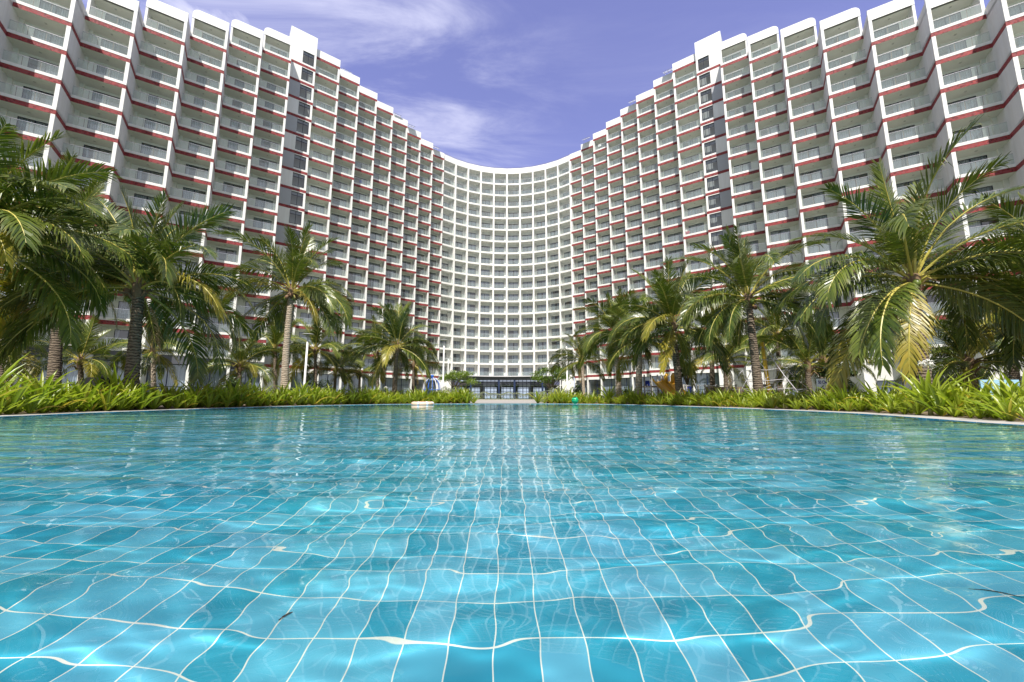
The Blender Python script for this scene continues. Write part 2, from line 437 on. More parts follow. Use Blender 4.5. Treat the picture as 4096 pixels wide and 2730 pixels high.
# centre: ten bays on an arc
ARC = []
n0, n1 = Vector((-16.1, 93.9)), Vector((16.1, 93.9)); sag = 6.3
half = 16.1; Rad = (half*half + sag*sag)/(2*sag); cyc = 93.9 + sag - Rad
amax = math.asin(half/Rad)
for i in range(11):
    a = -amax + 2*amax*i/10; ARC.append(Vector((Rad*math.sin(a), cyc + Rad*math.cos(a))))
for i in range(10):
    P, Q = ARC[i], ARC[i+1]; W = (Q-P).length; u = (Q-P)/W; o = Vector((u.y, -u.x))
    def tf(x, y, z, P=P, u=u, o=o, W=W):
        xx = W/2 + (x - W/2)*(1 - y/Rad)
        return (P.x + u.x*xx + o.x*y, P.y + u.y*xx + o.y*y, z)
    bays.append(dict(n='D%d' % (i+1), tf=tf, W=W, k1=16, step=0, side=0, R=(Q.x, Q.y), u=u))

def balcony_body(mb, b, k):
    W = b['W']; z = ZK(k); fl = z + FL; top = z + S
    if b['n'][0] == 'D':
        z0 = z + 0.36; top = ZK(k+1) + 0.36; fl = z0 + 0.44
        mb.box(0, W, -DD, 0, z0, fl, 'white_render')
        mb.box(W-0.26, W, -DD, 0.0, fl, top, 'white_render')
        mb.box(W-0.2, W+0.16, 0.0, 0.10, fl-0.44, top-0.002, 'white_render')
        mb.box(W-0.72, W-0.262, -DEP+0.002, -DEP+0.42, fl, top, 'white_render')
    else:
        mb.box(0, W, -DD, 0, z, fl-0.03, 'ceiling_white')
        low = 'fascia_grey' if (k == 0 and b['n'][0] == 'C') else 'red_tile'
        mb.box(0, W+0.012, -0.02, 0.014, z+0.002, z+0.47, low)
        mb.box(0, W, -DD+0.01, 0.035, z+0.472, fl, 'white_render')
        st = b['step'] + DD
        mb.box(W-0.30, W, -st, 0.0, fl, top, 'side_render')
        mb.box(W-0.30, W+0.0, 0.0, 0.022, fl, top, 'white_render')
        mb.box(W-0.05, W+0.014, -b['step'], -0.02, z+0.002, z+0.47, low)
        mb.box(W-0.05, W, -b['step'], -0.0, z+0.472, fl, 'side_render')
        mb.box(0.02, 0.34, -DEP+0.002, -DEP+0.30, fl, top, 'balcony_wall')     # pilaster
    xr = W - (0.72 if b['n'][0] == 'D' else 0.30)
    d0, d1, dh = b['d']
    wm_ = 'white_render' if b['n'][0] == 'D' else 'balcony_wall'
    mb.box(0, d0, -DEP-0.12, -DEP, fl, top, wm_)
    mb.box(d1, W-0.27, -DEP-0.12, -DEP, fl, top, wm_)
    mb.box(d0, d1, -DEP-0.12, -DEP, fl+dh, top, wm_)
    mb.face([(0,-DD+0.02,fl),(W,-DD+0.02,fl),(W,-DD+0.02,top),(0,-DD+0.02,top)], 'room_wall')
    mb.box(W/2-0.09, W/2+0.09, -0.95, -0.77, top-0.05, top+0.01, 'downlight')

def sliding_door(mb, b, k, rg):
    W = b['W']; fl = ZK(k) + (0.80 if b['n'][0] == 'D' else FL)
    d0, d1, dh = b['d']; y0, y1 = -DEP-0.10, -DEP-0.03; t = 0.055
    mb.box(d0, d0+t, y0, y1, fl, fl+dh, 'dark_frame'); mb.box(d1-t, d1, y0, y1, fl, fl+dh, 'dark_frame')
    mb.box(d0+t, d1-t, y0, y1, fl+dh-t, fl+dh, 'dark_frame'); mb.box(d0+t, d1-t, y0, y1, fl, fl+0.05, 'dark_frame')
    m = (d0+d1)/2; mb.box(m-0.04, m+0.04, y0+0.01, y1+0.012, fl+0.05, fl+dh-t, 'dark_frame')
    mb.face([(d0+t,-DEP-0.06,fl+0.05),(m-0.04,-DEP-0.06,fl+0.05),(m-0.04,-DEP-0.06,fl+dh-t),(d0+t,-DEP-0.06,fl+dh-t)], 'window_glass')
    mb.face([(m+0.04,-DEP-0.055,fl+0.05),(d1-t,-DEP-0.055,fl+0.05),(d1-t,-DEP-0.055,fl+dh-t),(m+0.04,-DEP-0.055,fl+dh-t)], 'window_glass')
    # curtains as folded cloth
    r = rg.random(); spans = []
    w = d1-d0
    if r < 0.44: spans = [(d0-0.1, d1+0.1)]
    elif r < 0.62: spans = [(d0-0.1, d0+w*rg.uniform(.36,.47)), (d0+w*rg.uniform(.55,.64), d1+0.1)]
    elif r < 0.76: spans = [(d0-0.1, d0+w*rg.uniform(.5,.7))]
    elif r < 0.90: spans = [(d0+w*rg.uniform(.3,.5), d1+0.1)]
    else: spans = [(d0-0.1, d0+w*.16), (d1-w*.16, d1+0.1)]
    for a, c in spans:
        n = max(4, int((c-a)/0.09)); xs = [a+(c-a)*i/n for i in range(n+1)]
        ys = [-DEP-0.32 + (0.035 if i % 2 else -0.035)*rg.uniform(.5, 1.3) for i in range(n+1)]
        for i in range(n):
            mb.face([(xs[i],ys[i],fl+0.02),(xs[i+1],ys[i+1],fl+0.02),(xs[i+1],ys[i+1],fl+dh+0.1),(xs[i],ys[i],fl+dh+0.1)], 'curtain')

def railing(mb, b, k):
    W = b['W']; fl = ZK(k) + (0.80 if b['n'][0] == 'D' else FL)
    x1 = W - (0.26 if b['n'][0] == 'D' else 0.30)
    x0 = 0.0; h = 1.03; w = (x1-x0)/3
    for i in range(3):
        a = x0+w*i+0.012; c = x0+w*(i+1)-0.012
        mb.face([(a,-0.06,fl+0.03),(c,-0.06,fl+0.03),(c,-0.06,fl+h),(a,-0.06,fl+h)], 'railing_glass')
        for xx in (a+w*0.22, c-w*0.22): mb.box(xx-0.03, xx+0.03, -0.085, -0.035, fl, fl+0.05, 'white_render')
    for i in (1, 2):
        mb.box(x0+w*i-0.016, x0+w*i+0.016, -0.13, -0.09, fl, fl+h, 'rail_post')
    mb.box(x0, x1, -0.09, -0.035, fl+h, fl+h+0.045, 'rail_steel')

# which balconies show largest: outer wing bays, by their size in the picture
def seen_size(b, k):
    p0 = Vector(b['tf'](0, 0, ZK(k))); p1 = Vector(b['tf'](b['W'], 0, ZK(k)+S))
    c = (p0+p1)/2 - Vector((0, 0, CAM_H))
    x = c.x*math.cos(YAW) - c.y*math.sin(YAW); f_ = c.x*math.sin(YAW) + c.y*math.cos(YAW)
    zc = f_*math.cos(PITCH) + c.z*math.sin(PITCH); yc = c.z*math.cos(PITCH) - f_*math.sin(PITCH)
    px = 2048 + FPX*x/zc; py = 1365 - FPX*yc/zc
    if not (-20 < px < 4116 and -60 < py < 1400): return 0
    if py > 1000 and (px < 950 or px > 2750): return 0.1/zc
    return 1.0/(zc*zc)
rooms = []
for b in bays:
    W = b['W']
    b['d'] = (0.42, W-0.80, 2.16) if b['n'][0] == 'D' else (0.98, W-0.62, 2.22)
    for k in range(0, b['k1']+1): rooms.append((seen_size(b, k), b, k))
rooms.sort(key=lambda r: -r[0])
crg = random.Random(3)
rest = MB()
for i, (s_, b, k) in enumerate(rooms):
    if i < 100:
        mb = MB(b['tf']); balcony_body(mb, b, k)
        c = b['tf'](b['W']/2, 0, ZK(k))
        o = mb.build('balcony', hotel, center=c); o.location = Vector(c) - Vector(hotel.location)
        r_ = MB(b['tf']); railing(r_, b, k); ro = r_.build('glass_railing', o, center=c); ro.location = (0, 0, 0)
        d_ = MB(b['tf']); sliding_door(d_, b, k, crg); do = d_.build('sliding_door', o, center=c); do.location = (0, 0, 0)
    else:
        rest.tf = b['tf']; balcony_body(rest, b, k); railing(rest, b, k); sliding_door(rest, b, k, crg)
rest.tf = None
def hpart(mb, name, parent=None, smooth=False):
    o = mb.build(name, parent or hotel, smooth, center=tuple(hotel.location))
    o.location = (0, 0, 0); return o
ro = hpart(rest, 'balcony'); ro['kind'] = 'stuff'; ro['label'] = 'the many smaller balconies of the inner wings and the curved centre'

# roofs and parapets
for b in bays:
    mb = MB(b['tf']); W = b['W']; k = b['k1']+1; z = ZK(k); n = b['n'][0]
    if n == 'B':
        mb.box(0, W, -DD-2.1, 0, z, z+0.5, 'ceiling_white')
        mb.box(0, W+0.012, -0.02, 0.014, z+0.002, z+0.47, 'red_tile')
        mb.box(0, W, -0.24, 0.035, z+0.472, z+1.92, 'white_render')
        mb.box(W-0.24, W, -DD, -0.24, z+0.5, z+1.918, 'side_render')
        mb.box(W-0.05, W+0.014, -b['step'], -0.02, z+0.002, z+0.47, 'red_tile')
    elif n == 'C':
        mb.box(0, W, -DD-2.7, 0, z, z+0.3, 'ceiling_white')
        # front panel, its outer upper corner rounded
        r = 0.75; H = 1.42; prof = [(0, z), (W, z), (W, z+H)]
        prof += [(r - r*math.sin(t*math.pi/16), z+H-r+r*math.cos(t*math.pi/16)) for t in range(9)]
        f1 = [(x, 0.035, zz) for x, zz in prof]; f0 = [(x, -0.22, zz) for x, zz in prof]
        mb.face(f1, 'white_render'); mb.face(f0[::-1], 'white_render')
        for i in range(len(prof)):
            j = (i+1) % len(prof); mb.face([f0[i], f0[j], f1[j], f1[i]], 'white_render')
        mb.box(W-0.24, W, -b['step']-0.3, -0.22, z+0.3, z+H-0.35, 'side_render')
        mb.box(0.0, 0.24, -DD, -0.01, z-S+FL, z, 'side_render')
        mb.box(0.0, 0.10, -1.2, -0.22, z+0.3, z+H-0.75, 'side_render')
        # plain side wall of the taller neighbour above this roof
        mb.box(W-0.30, W, -b['step']-DD, -0.02, z-0.02, z+0.302, 'side_render')
    else:
        mb.box(0, W, -DD, 0, z+0.36, z+0.85, 'white_render')
        mb.box(0, W, -0.25, 0.02, z+0.362, z+1.92, 'white_render')
    hpart(mb, 'parapet')
# thin guard rail along the centre roof
g_ = MB()
g_.tube([(p.x*1.004, p.y+0.35, ZK(17)+2.3) for p in ARC], 0.03, 'rail_post', 5)
for p in ARC: g_.tube([(p.x*1.004, p.y+0.35, ZK(17)+1.9), (p.x*1.004, p.y+0.35, ZK(17)+2.3)], 0.025, 'rail_post', 5)
hpart(g_, 'roof_rail')

# stair towers
for side in (1, -1):
    Rp = (-33.8, 62.6); W = 4.15; tf = wing_tf(Rp, uB, W, side)
    topz = at_z(1162, 103, 1)  # direction only
    d = ray(1272, 155); t = math.hypot(Rp[0], Rp[1])/math.hypot(d.x, d.y); ztop = CAM_H + d.z*t
    mb = MB(tf)
    w0, w1 = 2.05, W-0.32
    for k in range(0, 18):
        z = ZK(k); fl = z + 0.47
        hi = ZK(k+1) if k < 17 else ztop
        if k < 17:
            mb.box(0, W+0.012, -0.3, 0.014, z, z+0.47, 'red_tile')
            mat = 'stair_grey' if k % 2 == 0 else 'white_render'
            mb.box(0, w0, -0.3, 0, fl, hi, mat if k < 15 else 'white_render')
            mb.box(w1, W, -0.3, 0, fl, hi, 'white_render')
            mb.box(w0, w1, -0.3, 0.0, fl, fl+0.32, 'white_render')
            mb.box(w0, w1, -0.30, 0.0, hi-0.14, hi, 'white_render')
        else:
            mb.box(0, W, -0.3, 0, z, hi, 'white_render')
    mb.box(0, W, -0.3, 0, 0, ZK(0), 'white_render')
    mb.box(W-0.3, W, -4, -0.3, 0, ztop, 'side_render'); mb.box(0, 0.3, -4, -0.3, 0, ztop, 'side_render')
    mb.box(0.3, W-0.3, -1.6, -1.4, 0, ztop, 'balcony_wall')
    tower = hpart(mb, 'stair_tower')
    for k in range(0, 17):
        wb = MB(tf); a = ZK(k)+0.87; c = ZK(k+1)-0.14; y = -0.14; t = 0.05; zm = c-0.62; m = (w0+w1)/2
        wb.box(w0, w0+t, y-.05, y+.05, a, c, 'dark_frame'); wb.box(w1-t, w1, y-.05, y+.05, a, c, 'dark_frame')
        wb.box(w0+t, w1-t, y-.05, y+.05, a, a+t, 'dark_frame'); wb.box(w0+t, w1-t, y-.05, y+.05, c-t, c, 'dark_frame')
        wb.box(w0+t, w1-t, y-.045, y+.045, zm-.03, zm+.03, 'dark_frame'); wb.box(m-.035, m+.035, y-.04, y+.04, a+t, c-t, 'dark_frame')
        wb.face([(w0+t,y,a+t),(w1-t,y,a+t),(w1-t,y,c-t),(w0+t,y,c-t)], 'stair_glass')
        wb.face([(w0+t,y-.12,zm),(w1-t,y-.12,zm),(w1-t,y-.12,c),(w0+t,y-.12,c)], 'curtain')
        o = wb.build('stair_window', tower, center=tuple(hotel.location)); o.location = (0, 0, 0)

# ground floor of the wings
for b in bays:
    if b['n'][0] == 'D': continue
    left = b['side'] == 1; W = b['W']; z0 = ZK(0); mb = MB(b['tf']); st = b['step']
    zb = 4.35
    mb.box(W-0.30, W, -st-DD, 0.0, 0, z0, 'white_render')
    if b['n'][0] == 'C':
        mb.box(0, W, -0.9, 0.012, zb, z0+0.0, 'fascia_grey' if left else 'white_render')
    else:
        mb.box(0, W, -0.9, 0.0, zb, z0, 'white_render')
    if left or b['n'][0] == 'B':
        fr = 'blue_frame'
        n = 2
        for i in range(n+1):
            x = 0.02 + (W-0.36)*i/n; mb.box(x, x+0.10, -0.62, -0.50, 0, zb, fr)
        mb.box(0, W-0.3, -0.615, -0.52, 1.62, 1.70, fr); mb.box(0, W-0.3, -0.615, -0.52, zb-0.08, zb, fr)
        mb.face([(0,-0.57,0),(W-0.3,-0.57,0),(W-0.3,-0.57,zb),(0,-0.57,zb)], 'window_glass')
        if b['n'] not in ('B3', 'B7'):
            N_ = 40
            for i in range(N_):
                xa = (W-0.3)*i/N_; xb = (W-0.3)*(i+1)/N_; ya = -0.95+(0.05 if i % 2 else -0.05); yb = -0.95+(0.05 if (i+1) % 2 else -0.05)
                mb.face([(xa,ya,0.05),(xb,yb,0.05),(xb,yb,zb),(xa,ya,zb)], 'curtain')
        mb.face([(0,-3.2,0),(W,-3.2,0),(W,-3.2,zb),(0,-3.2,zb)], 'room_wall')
    else:
        a, c = 0.7, W-1.0
        mb.box(0, a, -0.5, -0.2, 0, zb, 'side_render'); mb.box(c, W-0.3, -0.5, -0.2, 0, zb, 'side_render')
        mb.box(a, c, -0.5, -0.2, 2.25, zb, 'side_render'); mb.box(a, c, -0.5, -0.2, 0, 0.25, 'side_render')
        mb.box(a, c, -0.42, -0.30, 2.17, 2.25, 'dark_frame'); mb.box(a, a+.08, -0.42, -0.30, 0.25, 2.17, 'dark_frame'); mb.box(c-.08, c, -0.42, -0.30, 0.25, 2.17, 'dark_frame')
        mb.box((a+c)/2-.04, (a+c)/2+.04, -0.42, -0.30, 0.25, 2.17, 'dark_frame')
        mb.face([(a,-0.36,0.25),(c,-0.36,0.25),(c,-0.36,2.2),(a,-0.36,2.2)], 'window_glass')
        if b['n'] in ('C2', 'C4', 'C6'):
            for i in range(24):
                xa = a+(c-a)*i/24; xb = a+(c-a)*(i+1)/24; ya = -0.7+(0.04 if i % 2 else -0.04); yb = -0.7-(0.04 if i % 2 else -0.04)
                mb.face([(xa,ya,0.2),(xb,yb,0.2),(xb,yb,2.2),(xa,ya,2.2)], 'curtain')
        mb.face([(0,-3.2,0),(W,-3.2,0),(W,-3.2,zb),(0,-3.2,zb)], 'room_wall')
    hpart(mb, 'ground_floor')

# lobby under the curved centre: canopy, blue posts, open glazing that looks through to the sea
cz0, cz1 = ZK(0)-0.35, ZK(0)+0.36
lob = MB()
inner = [p*1.0 for p in ARC]
front = [Vector((p.x*0.80, p.y-7.0)) for p in ARC[1:-1]]
nF = len(front)
for i in range(nF-1):
    a, c = front[i], front[i+1]; pa, pc = ARC[i+1], ARC[i+2]
    for zz, mt in ((cz0, 'roof_metal'), (cz1, 'roof_metal')):
        lob.face([(a.x,a.y,zz),(c.x,c.y,zz),(pc.x,pc.y,zz),(pa.x,pa.y,zz)], mt)
    lob.face([(a.x,a.y,cz0),(c.x,c.y,cz0),(c.x,c.y,cz1),(a.x,a.y,cz1)], 'fascia_grey')
    lob.face([(a.x,a.y-0.35,cz1-0.12),(c.x,c.y-0.35,cz1-0.12),(c.x,c.y+.2,cz1+0.14),(a.x,a.y+.2,cz1+0.14)], 'roof_metal')
hpart(lob, 'entrance_canopy')
for p in (front[1], front[3]+(front[4]-front[3])*0.35, front[5]-(front[5]-front[4])*0.35, front[7]):
    mb = MB(); mb.box(p.x-0.22, p.x+0.22, p.y+0.15, p.y+0.5, 0, cz0, 'blue_frame'); hpart(mb, 'entrance_post')
for yo, zt in ((1.2, cz0), (20.0, 3.2)):
    gl = MB()
    for i in range(nF-1):
        a, c = front[i]+Vector((0, yo)), front[i+1]+Vector((0, yo))
        for q in range(3):
            p = a.lerp(c, q/3); gl.box(p.x-0.05, p.x+0.05, p.y-0.05, p.y+0.05, 0, zt, 'dark_frame')
        hs = (1.1, 2.5, cz0-0.75) if yo < 5 else (1.0, 2.0, 3.0)
        for hz in hs:
            gl.tube([(a.x,a.y,hz),(c.x,c.y,hz)], 0.05, 'dark_frame', 4)
        if yo < 5: gl.face([(a.x,a.y,0),(c.x,c.y,0),(c.x,c.y,zt),(a.x,a.y,zt)], 'lobby_glass')
    hpart(gl, 'lobby_glazing')
lb = MB()
lb.box(-13.2, 13.2, 94.5, 112, 3.15, 3.3, 'ceiling_white'); lb.box(-13.2, 13.2, 111.8, 112, 3.3, 4.9, 'room_wall')
for x in (-10.2, -6.1, 6.1, 10.2, -1.9, 2.2): lb.box(x-0.6, x+0.6, 99.5, 100.7, 0, 3.15, 'column_dark')
for x in (-14.6, 14.6): lb.box(x-1.4, x+1.4, 94.6, 112, 0, ZK(0)+0.3, 'side_render')
hpart(lb, 'lobby_interior')

# solar water heaters just visible over the parapets
for px, py in ((1388, 283), (1590, 458), (1645, 501), (1745, 588), (2672, 281), (2532, 402), (2343, 553)):
    d = ray(px, py); zt = ZK(17)+2.5; p = at_z(px, py, zt)
    mb = MB(); ux = Vector((0.8, 0.6)) if px < 2048 else Vector((0.8, -0.6))
    def tf(x, y, z, p=p, ux=ux): return (p.x+ux.x*x-ux.y*y, p.y+ux.y*x+ux.x*y, p.z+z)
    mb.tf = tf
    mb.face([(-.95,-.5,-.35),(.95,-.5,-.35),(.95,.5,.15),(-.95,.5,.15)], 'solar_cell')
    mb.face([(-.95,-.5,-.40),(.95,-.5,-.40),(.95,.5,.10),(-.95,.5,.10)], 'rail_steel')
    for x in (-.6, 0, .6): mb.box(x-.03, x+.03, -.5, .5, -.36, -.30, 'rail_steel')
    mb.tube([(-.95,.55,.18),(.95,.55,.18)], .1, 'rail_steel', 6)
    hpart(mb, 'solar_heater')
# ---------------------------------------------------------------- plant materials
def leaf_mat(name, c_dark, c_light, tipc=None, trans=0.3, rough=0.38, spec=0.5, rv=0.5):
    nt, N, L, out = new_mat(name)
    oi = N.new('ShaderNodeObjectInfo'); geo = N.new('ShaderNodeNewGeometry')
    n = N.new('ShaderNodeTexNoise'); n.inputs['Scale'].default_value = 2.3; n.inputs['Detail'].default_value = 3
    L.new(geo.outputs['Position'], n.inputs['Vector'])
    a = N.new('ShaderNodeMath'); a.operation = 'MULTIPLY_ADD'; a.inputs[1].default_value = rv; L.new(oi.outputs['Random'], a.inputs[0]); 
    s = N.new('ShaderNodeMath'); s.operation = 'MULTIPLY_ADD'; s.inputs[1].default_value = 0.75; s.inputs[2].default_value = -0.12
    L.new(geo.outputs['Random Per Island'], s.inputs[0]); L.new(s.outputs[0], a.inputs[2]); a.use_clamp = True
    mx = N.new('ShaderNodeMix'); mx.data_type = 'RGBA'; mx.inputs['A'].default_value = (*c_dark, 1); mx.inputs['B'].default_value = (*c_light, 1)
    L.new(a.outputs[0], mx.inputs['Factor'])
    col = mx.outputs['Result']
    if tipc:
        at = N.new('ShaderNodeAttribute'); at.attribute_name = 'tip'
        m2 = N.new('ShaderNodeMix'); m2.data_type = 'RGBA'; m2.inputs['B'].default_value = (*tipc, 1)
        L.new(at.outputs['Fac'], m2.inputs['Factor']); L.new(col, m2.inputs['A']); col = m2.outputs['Result']
    b = N.new('ShaderNodeBsdfPrincipled'); b.inputs['Roughness'].default_value = rough; b.inputs['Specular IOR Level'].default_value = spec
    t = N.new('ShaderNodeBsdfTranslucent')
    tm = N.new('ShaderNodeMix'); tm.data_type = 'RGBA'; tm.blend_type = 'MULTIPLY'; tm.inputs['Factor'].default_value = 1; tm.inputs['B'].default_value = (1.35, 1.5, 0.7, 1)
    L.new(col, tm.inputs['A']); L.new(tm.outputs['Result'], t.inputs[0])
    L.new(col, b.inputs['Base Color'])
    ms = N.new('ShaderNodeMixShader'); ms.inputs[0].default_value = trans
    L.new(b.outputs[0], ms.inputs[1]); L.new(t.outputs[0], ms.inputs[2]); L.new(ms.outputs[0], out.inputs[0])
leaf_mat('frond_green', (0.026, 0.058, 0.008), (0.150, 0.185, 0.024), (0.42, 0.34, 0.16), trans=0.2, rough=0.33)
leaf_mat('frond_yellow', (0.15, 0.17, 0.02), (0.36, 0.28, 0.03), (0.45, 0.34, 0.14), trans=0.22)
leaf_mat('frond_dry', (0.22, 0.15, 0.07), (0.34, 0.25, 0.14), None, trans=0.15, rough=0.8)
leaf_mat('lily_leaf', (0.15, 0.225, 0.016), (0.36, 0.41, 0.045), (0.45, 0.34, 0.06), trans=0.38, rough=0.32)
leaf_mat('shrub_leaf', (0.030, 0.055, 0.018), (0.075, 0.115, 0.035), None, trans=0.2)
leaf_mat('silver_leaf', (0.16, 0.19, 0.12), (0.30, 0.33, 0.22), None, trans=0.2, rough=0.7)
leaf_mat('bright_leaf', (0.07, 0.13, 0.015), (0.20, 0.27, 0.04), None, trans=0.3)
leaf_mat('purple_leaf', (0.10, 0.045, 0.06), (0.19, 0.09, 0.10), None, trans=0.2)
principled('rachis', (0.42, 0.36, 0.07), 0.45, var=0.25, vscale=2)
principled('stem_pale', (0.42, 0.40, 0.16), 0.5, var=0.2, vscale=6)
principled('petal_white', (0.82, 0.80, 0.74), 0.6)
principled('husk_green', (0.13, 0.17, 0.03), 0.4, var=0.3, vscale=6)
principled('husk_brown', (0.16, 0.085, 0.04), 0.7, var=0.3, vscale=8)
principled('fibre', (0.19, 0.125, 0.07), 0.95, var=0.4, vscale=20, bump=0.6, bscale=60)
principled('bark', (0.15, 0.12, 0.09), 0.9, var=0.35, vscale=10, bump=0.7, bscale=40)
# palm bark: pale and dark scar rings round the trunk
def palm_bark(name, c0, c1):
    nt, N, L, out = new_mat(name)
    b = N.new('ShaderNodeBsdfPrincipled'); b.inputs['Roughness'].default_value = 0.9
    tc = N.new('ShaderNodeTexCoord'); n = N.new('ShaderNodeTexNoise'); n.inputs['Scale'].default_value = 1.0; n.inputs['Detail'].default_value = 8
    mp = N.new('ShaderNodeMapping'); mp.inputs['Scale'].default_value = (5, 5, 26); L.new(tc.outputs['Object'], mp.inputs[0]); L.new(mp.outputs[0], n.inputs['Vector'])
    wv = N.new('ShaderNodeTexWave'); wv.bands_direction = 'Z'; wv.inputs['Scale'].default_value = 3.6; wv.inputs['Distortion'].default_value = 5; wv.inputs['Detail'].default_value = 4; wv.inputs['Detail Scale'].default_value = 2.5
    L.new(tc.outputs['Object'], wv.inputs['Vector'])
    m = N.new('ShaderNodeMath'); m.operation = 'MULTIPLY_ADD'; m.inputs[1].default_value = 0.55; L.new(wv.outputs['Fac'], m.inputs[0])
    m3 = N.new('ShaderNodeMath'); m3.operation = 'MULTIPLY'; m3.inputs[1].default_value = 0.6; L.new(n.outputs['Fac'], m3.inputs[0]); L.new(m3.outputs[0], m.inputs[2])
    r = N.new('ShaderNodeValToRGB'); r.color_ramp.elements[0].position = 0.25; r.color_ramp.elements[0].color = (*c0, 1); r.color_ramp.elements[1].position = 0.75; r.color_ramp.elements[1].color = (*c1, 1)
    L.new(m.outputs[0], r.inputs[0]); L.new(r.outputs[0], b.inputs['Base Color'])
    bp = N.new('ShaderNodeBump'); bp.inputs['Strength'].default_value = 0.9; bp.inputs['Distance'].default_value = 0.03; L.new(m.outputs[0], bp.inputs['Height']); L.new(bp.outputs[0], b.inputs['Normal'])
    L.new(b.outputs[0], out.inputs[0])
palm_bark('palm_bark_dark', (0.040, 0.028, 0.020), (0.20, 0.155, 0.11))
palm_bark('palm_bark_pale', (0.19, 0.145, 0.10), (0.46, 0.38, 0.29))

# ---------------------------------------------------------------- coconut fronds
def frond_mesh(name, el0, droop, nl, seed, leaf, hang, Ll=0.25, lag=1.35, twist=0.0, gaps=0.06, tipdry=0.5):
    """unit-length frond: runs out along +x from the origin, gravity is -z"""
    rg = random.Random(seed); mb = MB(); mb.tip = []
    ns = 22; P = [Vector((0, 0, 0))]; T = []
    sway = rg.uniform(-0.25, 0.25)
    for i in range(ns+1):
        s = i/ns; el = R(el0 - droop*(s**lag)); az = sway*s*s
        T.append(Vector((math.cos(el)*math.cos(az), math.cos(el)*math.sin(az), math.sin(el))))
        if i < ns: P.append(P[-1] + T[-1]/ns)
    def at(s):
        f = min(max(s, 0), 0.9999)*ns; i = int(f); t = f-i
        return P[i].lerp(P[i+1], t), T[i].lerp(T[i+1], t).normalized()
    mb.tube([P[i] for i in range(0, ns+1, 2)], [0.0088*(1-i/ns)**0.8+0.0012 for i in range(0, ns+1, 2)], 'rachis', 5)
    mb.tip += [0.0]*len(mb.v)
    down = Vector((0, 0, -1))
    k = mb.mi(leaf)
    for side in (-1, 1):
        for i in range(nl):
            if rg.random() < gaps: continue
            s = 0.13 + 0.87*((i + rg.uniform(-.3, .3))/nl); s = min(max(s, .12), 0.995)
            p, t = at(s)
            y = Vector((-t.y, t.x, 0)); y = y.normalized() if y.length > 1e-3 else Vector((0, 1, 0))
            nn = t.cross(y); nn.normalize()
            if nn.z < 0: nn = -nn
            y = (y*math.cos(twist) + nn*math.sin(twist)).normalized(); nn = t.cross(y).normalized()
            if nn.z < 0 and abs(twist) < 0.3: nn = -nn
            prof = min(1.0, 0.45 + (s-0.12)*2.6) * (1.0 - 0.62*max(0, (s-0.45)/0.55)**1.5)
            ln = Ll*prof*rg.uniform(0.86, 1.1)
            a = R(68 - 42*s + rg.uniform(-7, 7)); lift = R(22 + rg.uniform(-12, 10) - 18*hang)
            d = t*math.cos(a) + (y*side*math.cos(lift) + nn*math.sin(lift))*math.sin(a)
            h = hang*rg.uniform(0.7, 1.35)
            if rg.random() < 0.06: h += 1.3
            d1 = (d + down*h*0.45).normalized(); d2 = (d + down*h*1.15).normalized()
            q0 = p; q1 = q0 + d*ln*0.36; q2 = q1 + d1*ln*0.36; q3 = q2 + d2*ln*0.28
            wv = (t - d*t.dot(d)); wv.normalize(); w = 0.0053*rg.uniform(0.8, 1.2)
            i0 = [mb.add(q0 - wv*w*0.5), mb.add(q0 + wv*w*0.5), mb.add(q1 - wv*w), mb.add(q1 + wv*w), mb.add(q2 - wv*w*0.75), mb.add(q2 + wv*w*0.75), mb.add(q3)]
            td = tipdry*rg.random()**1.5
            mb.tip += [0, 0, 0, 0, td*0.25, td*0.25, td]
            for fc in ((0, 1, 3, 2), (2, 3, 5, 4), (4, 5, 6)):
                mb.f.append([i0[j] for j in fc]); mb.m.append(k)
    return mb.mesh(name)
FR = []      # (elevation class, [meshes])
for el, dr, hang, leaf, lag in ((-62, 22, 0.9, 'frond_yellow', 1.0), (-38, 46, 1.0, 'frond_yellow', 1.1), (-12, 72, 1.05, 'frond_green', 1.2), (12, 92, 0.95, 'frond_green', 1.3), (30, 100, 0.8, 'frond_green', 1.4),
                            (46, 92, 0.55, 'frond_green', 1.5), (60, 72, 0.4, 'frond_green', 1.6), (74, 46, 0.25, 'frond_green', 1.6), (86, 22, 0.15, 'frond_green', 1.5)):
    FR.append((el, [frond_mesh('frond', el, dr*f, 84, int(el*7+s+1000), leaf, hang, lag=lag, twist=tw, tipdry=0.55) for s, f, tw in ((1, 1.0, 0.0), (2, 0.8, 0.35), (3, 1.12, -0.4), (4, 0.9, 0.8))]))
FR_Y = [frond_mesh('frond', el, dr, 84, 77+i, 'frond_yellow', 0.8, lag=1.3, twist=tw, tipdry=0.8) for i, (el, dr, tw) in enumerate(((8, 88, .2), (25, 105, -.3), (-5, 70, 0.5)))]
FR_D = [frond_mesh('frond', el, dr, 50, 177+i, 'frond_dry', 1.2, lag=1.0, gaps=0.3) for i, (el, dr) in enumerate(((-55, 30), (-72, 14)))]

def coconut_mesh(mat, r):
    mb = MB(); mb.ball((0, 0, 0), r, mat, 9, 7, (0.88, 0.88, 1.1)); return mb.mesh('coconut', True)
COCO = [coconut_mesh('husk_green', 0.105), coconut_mesh('husk_brown', 0.11)]

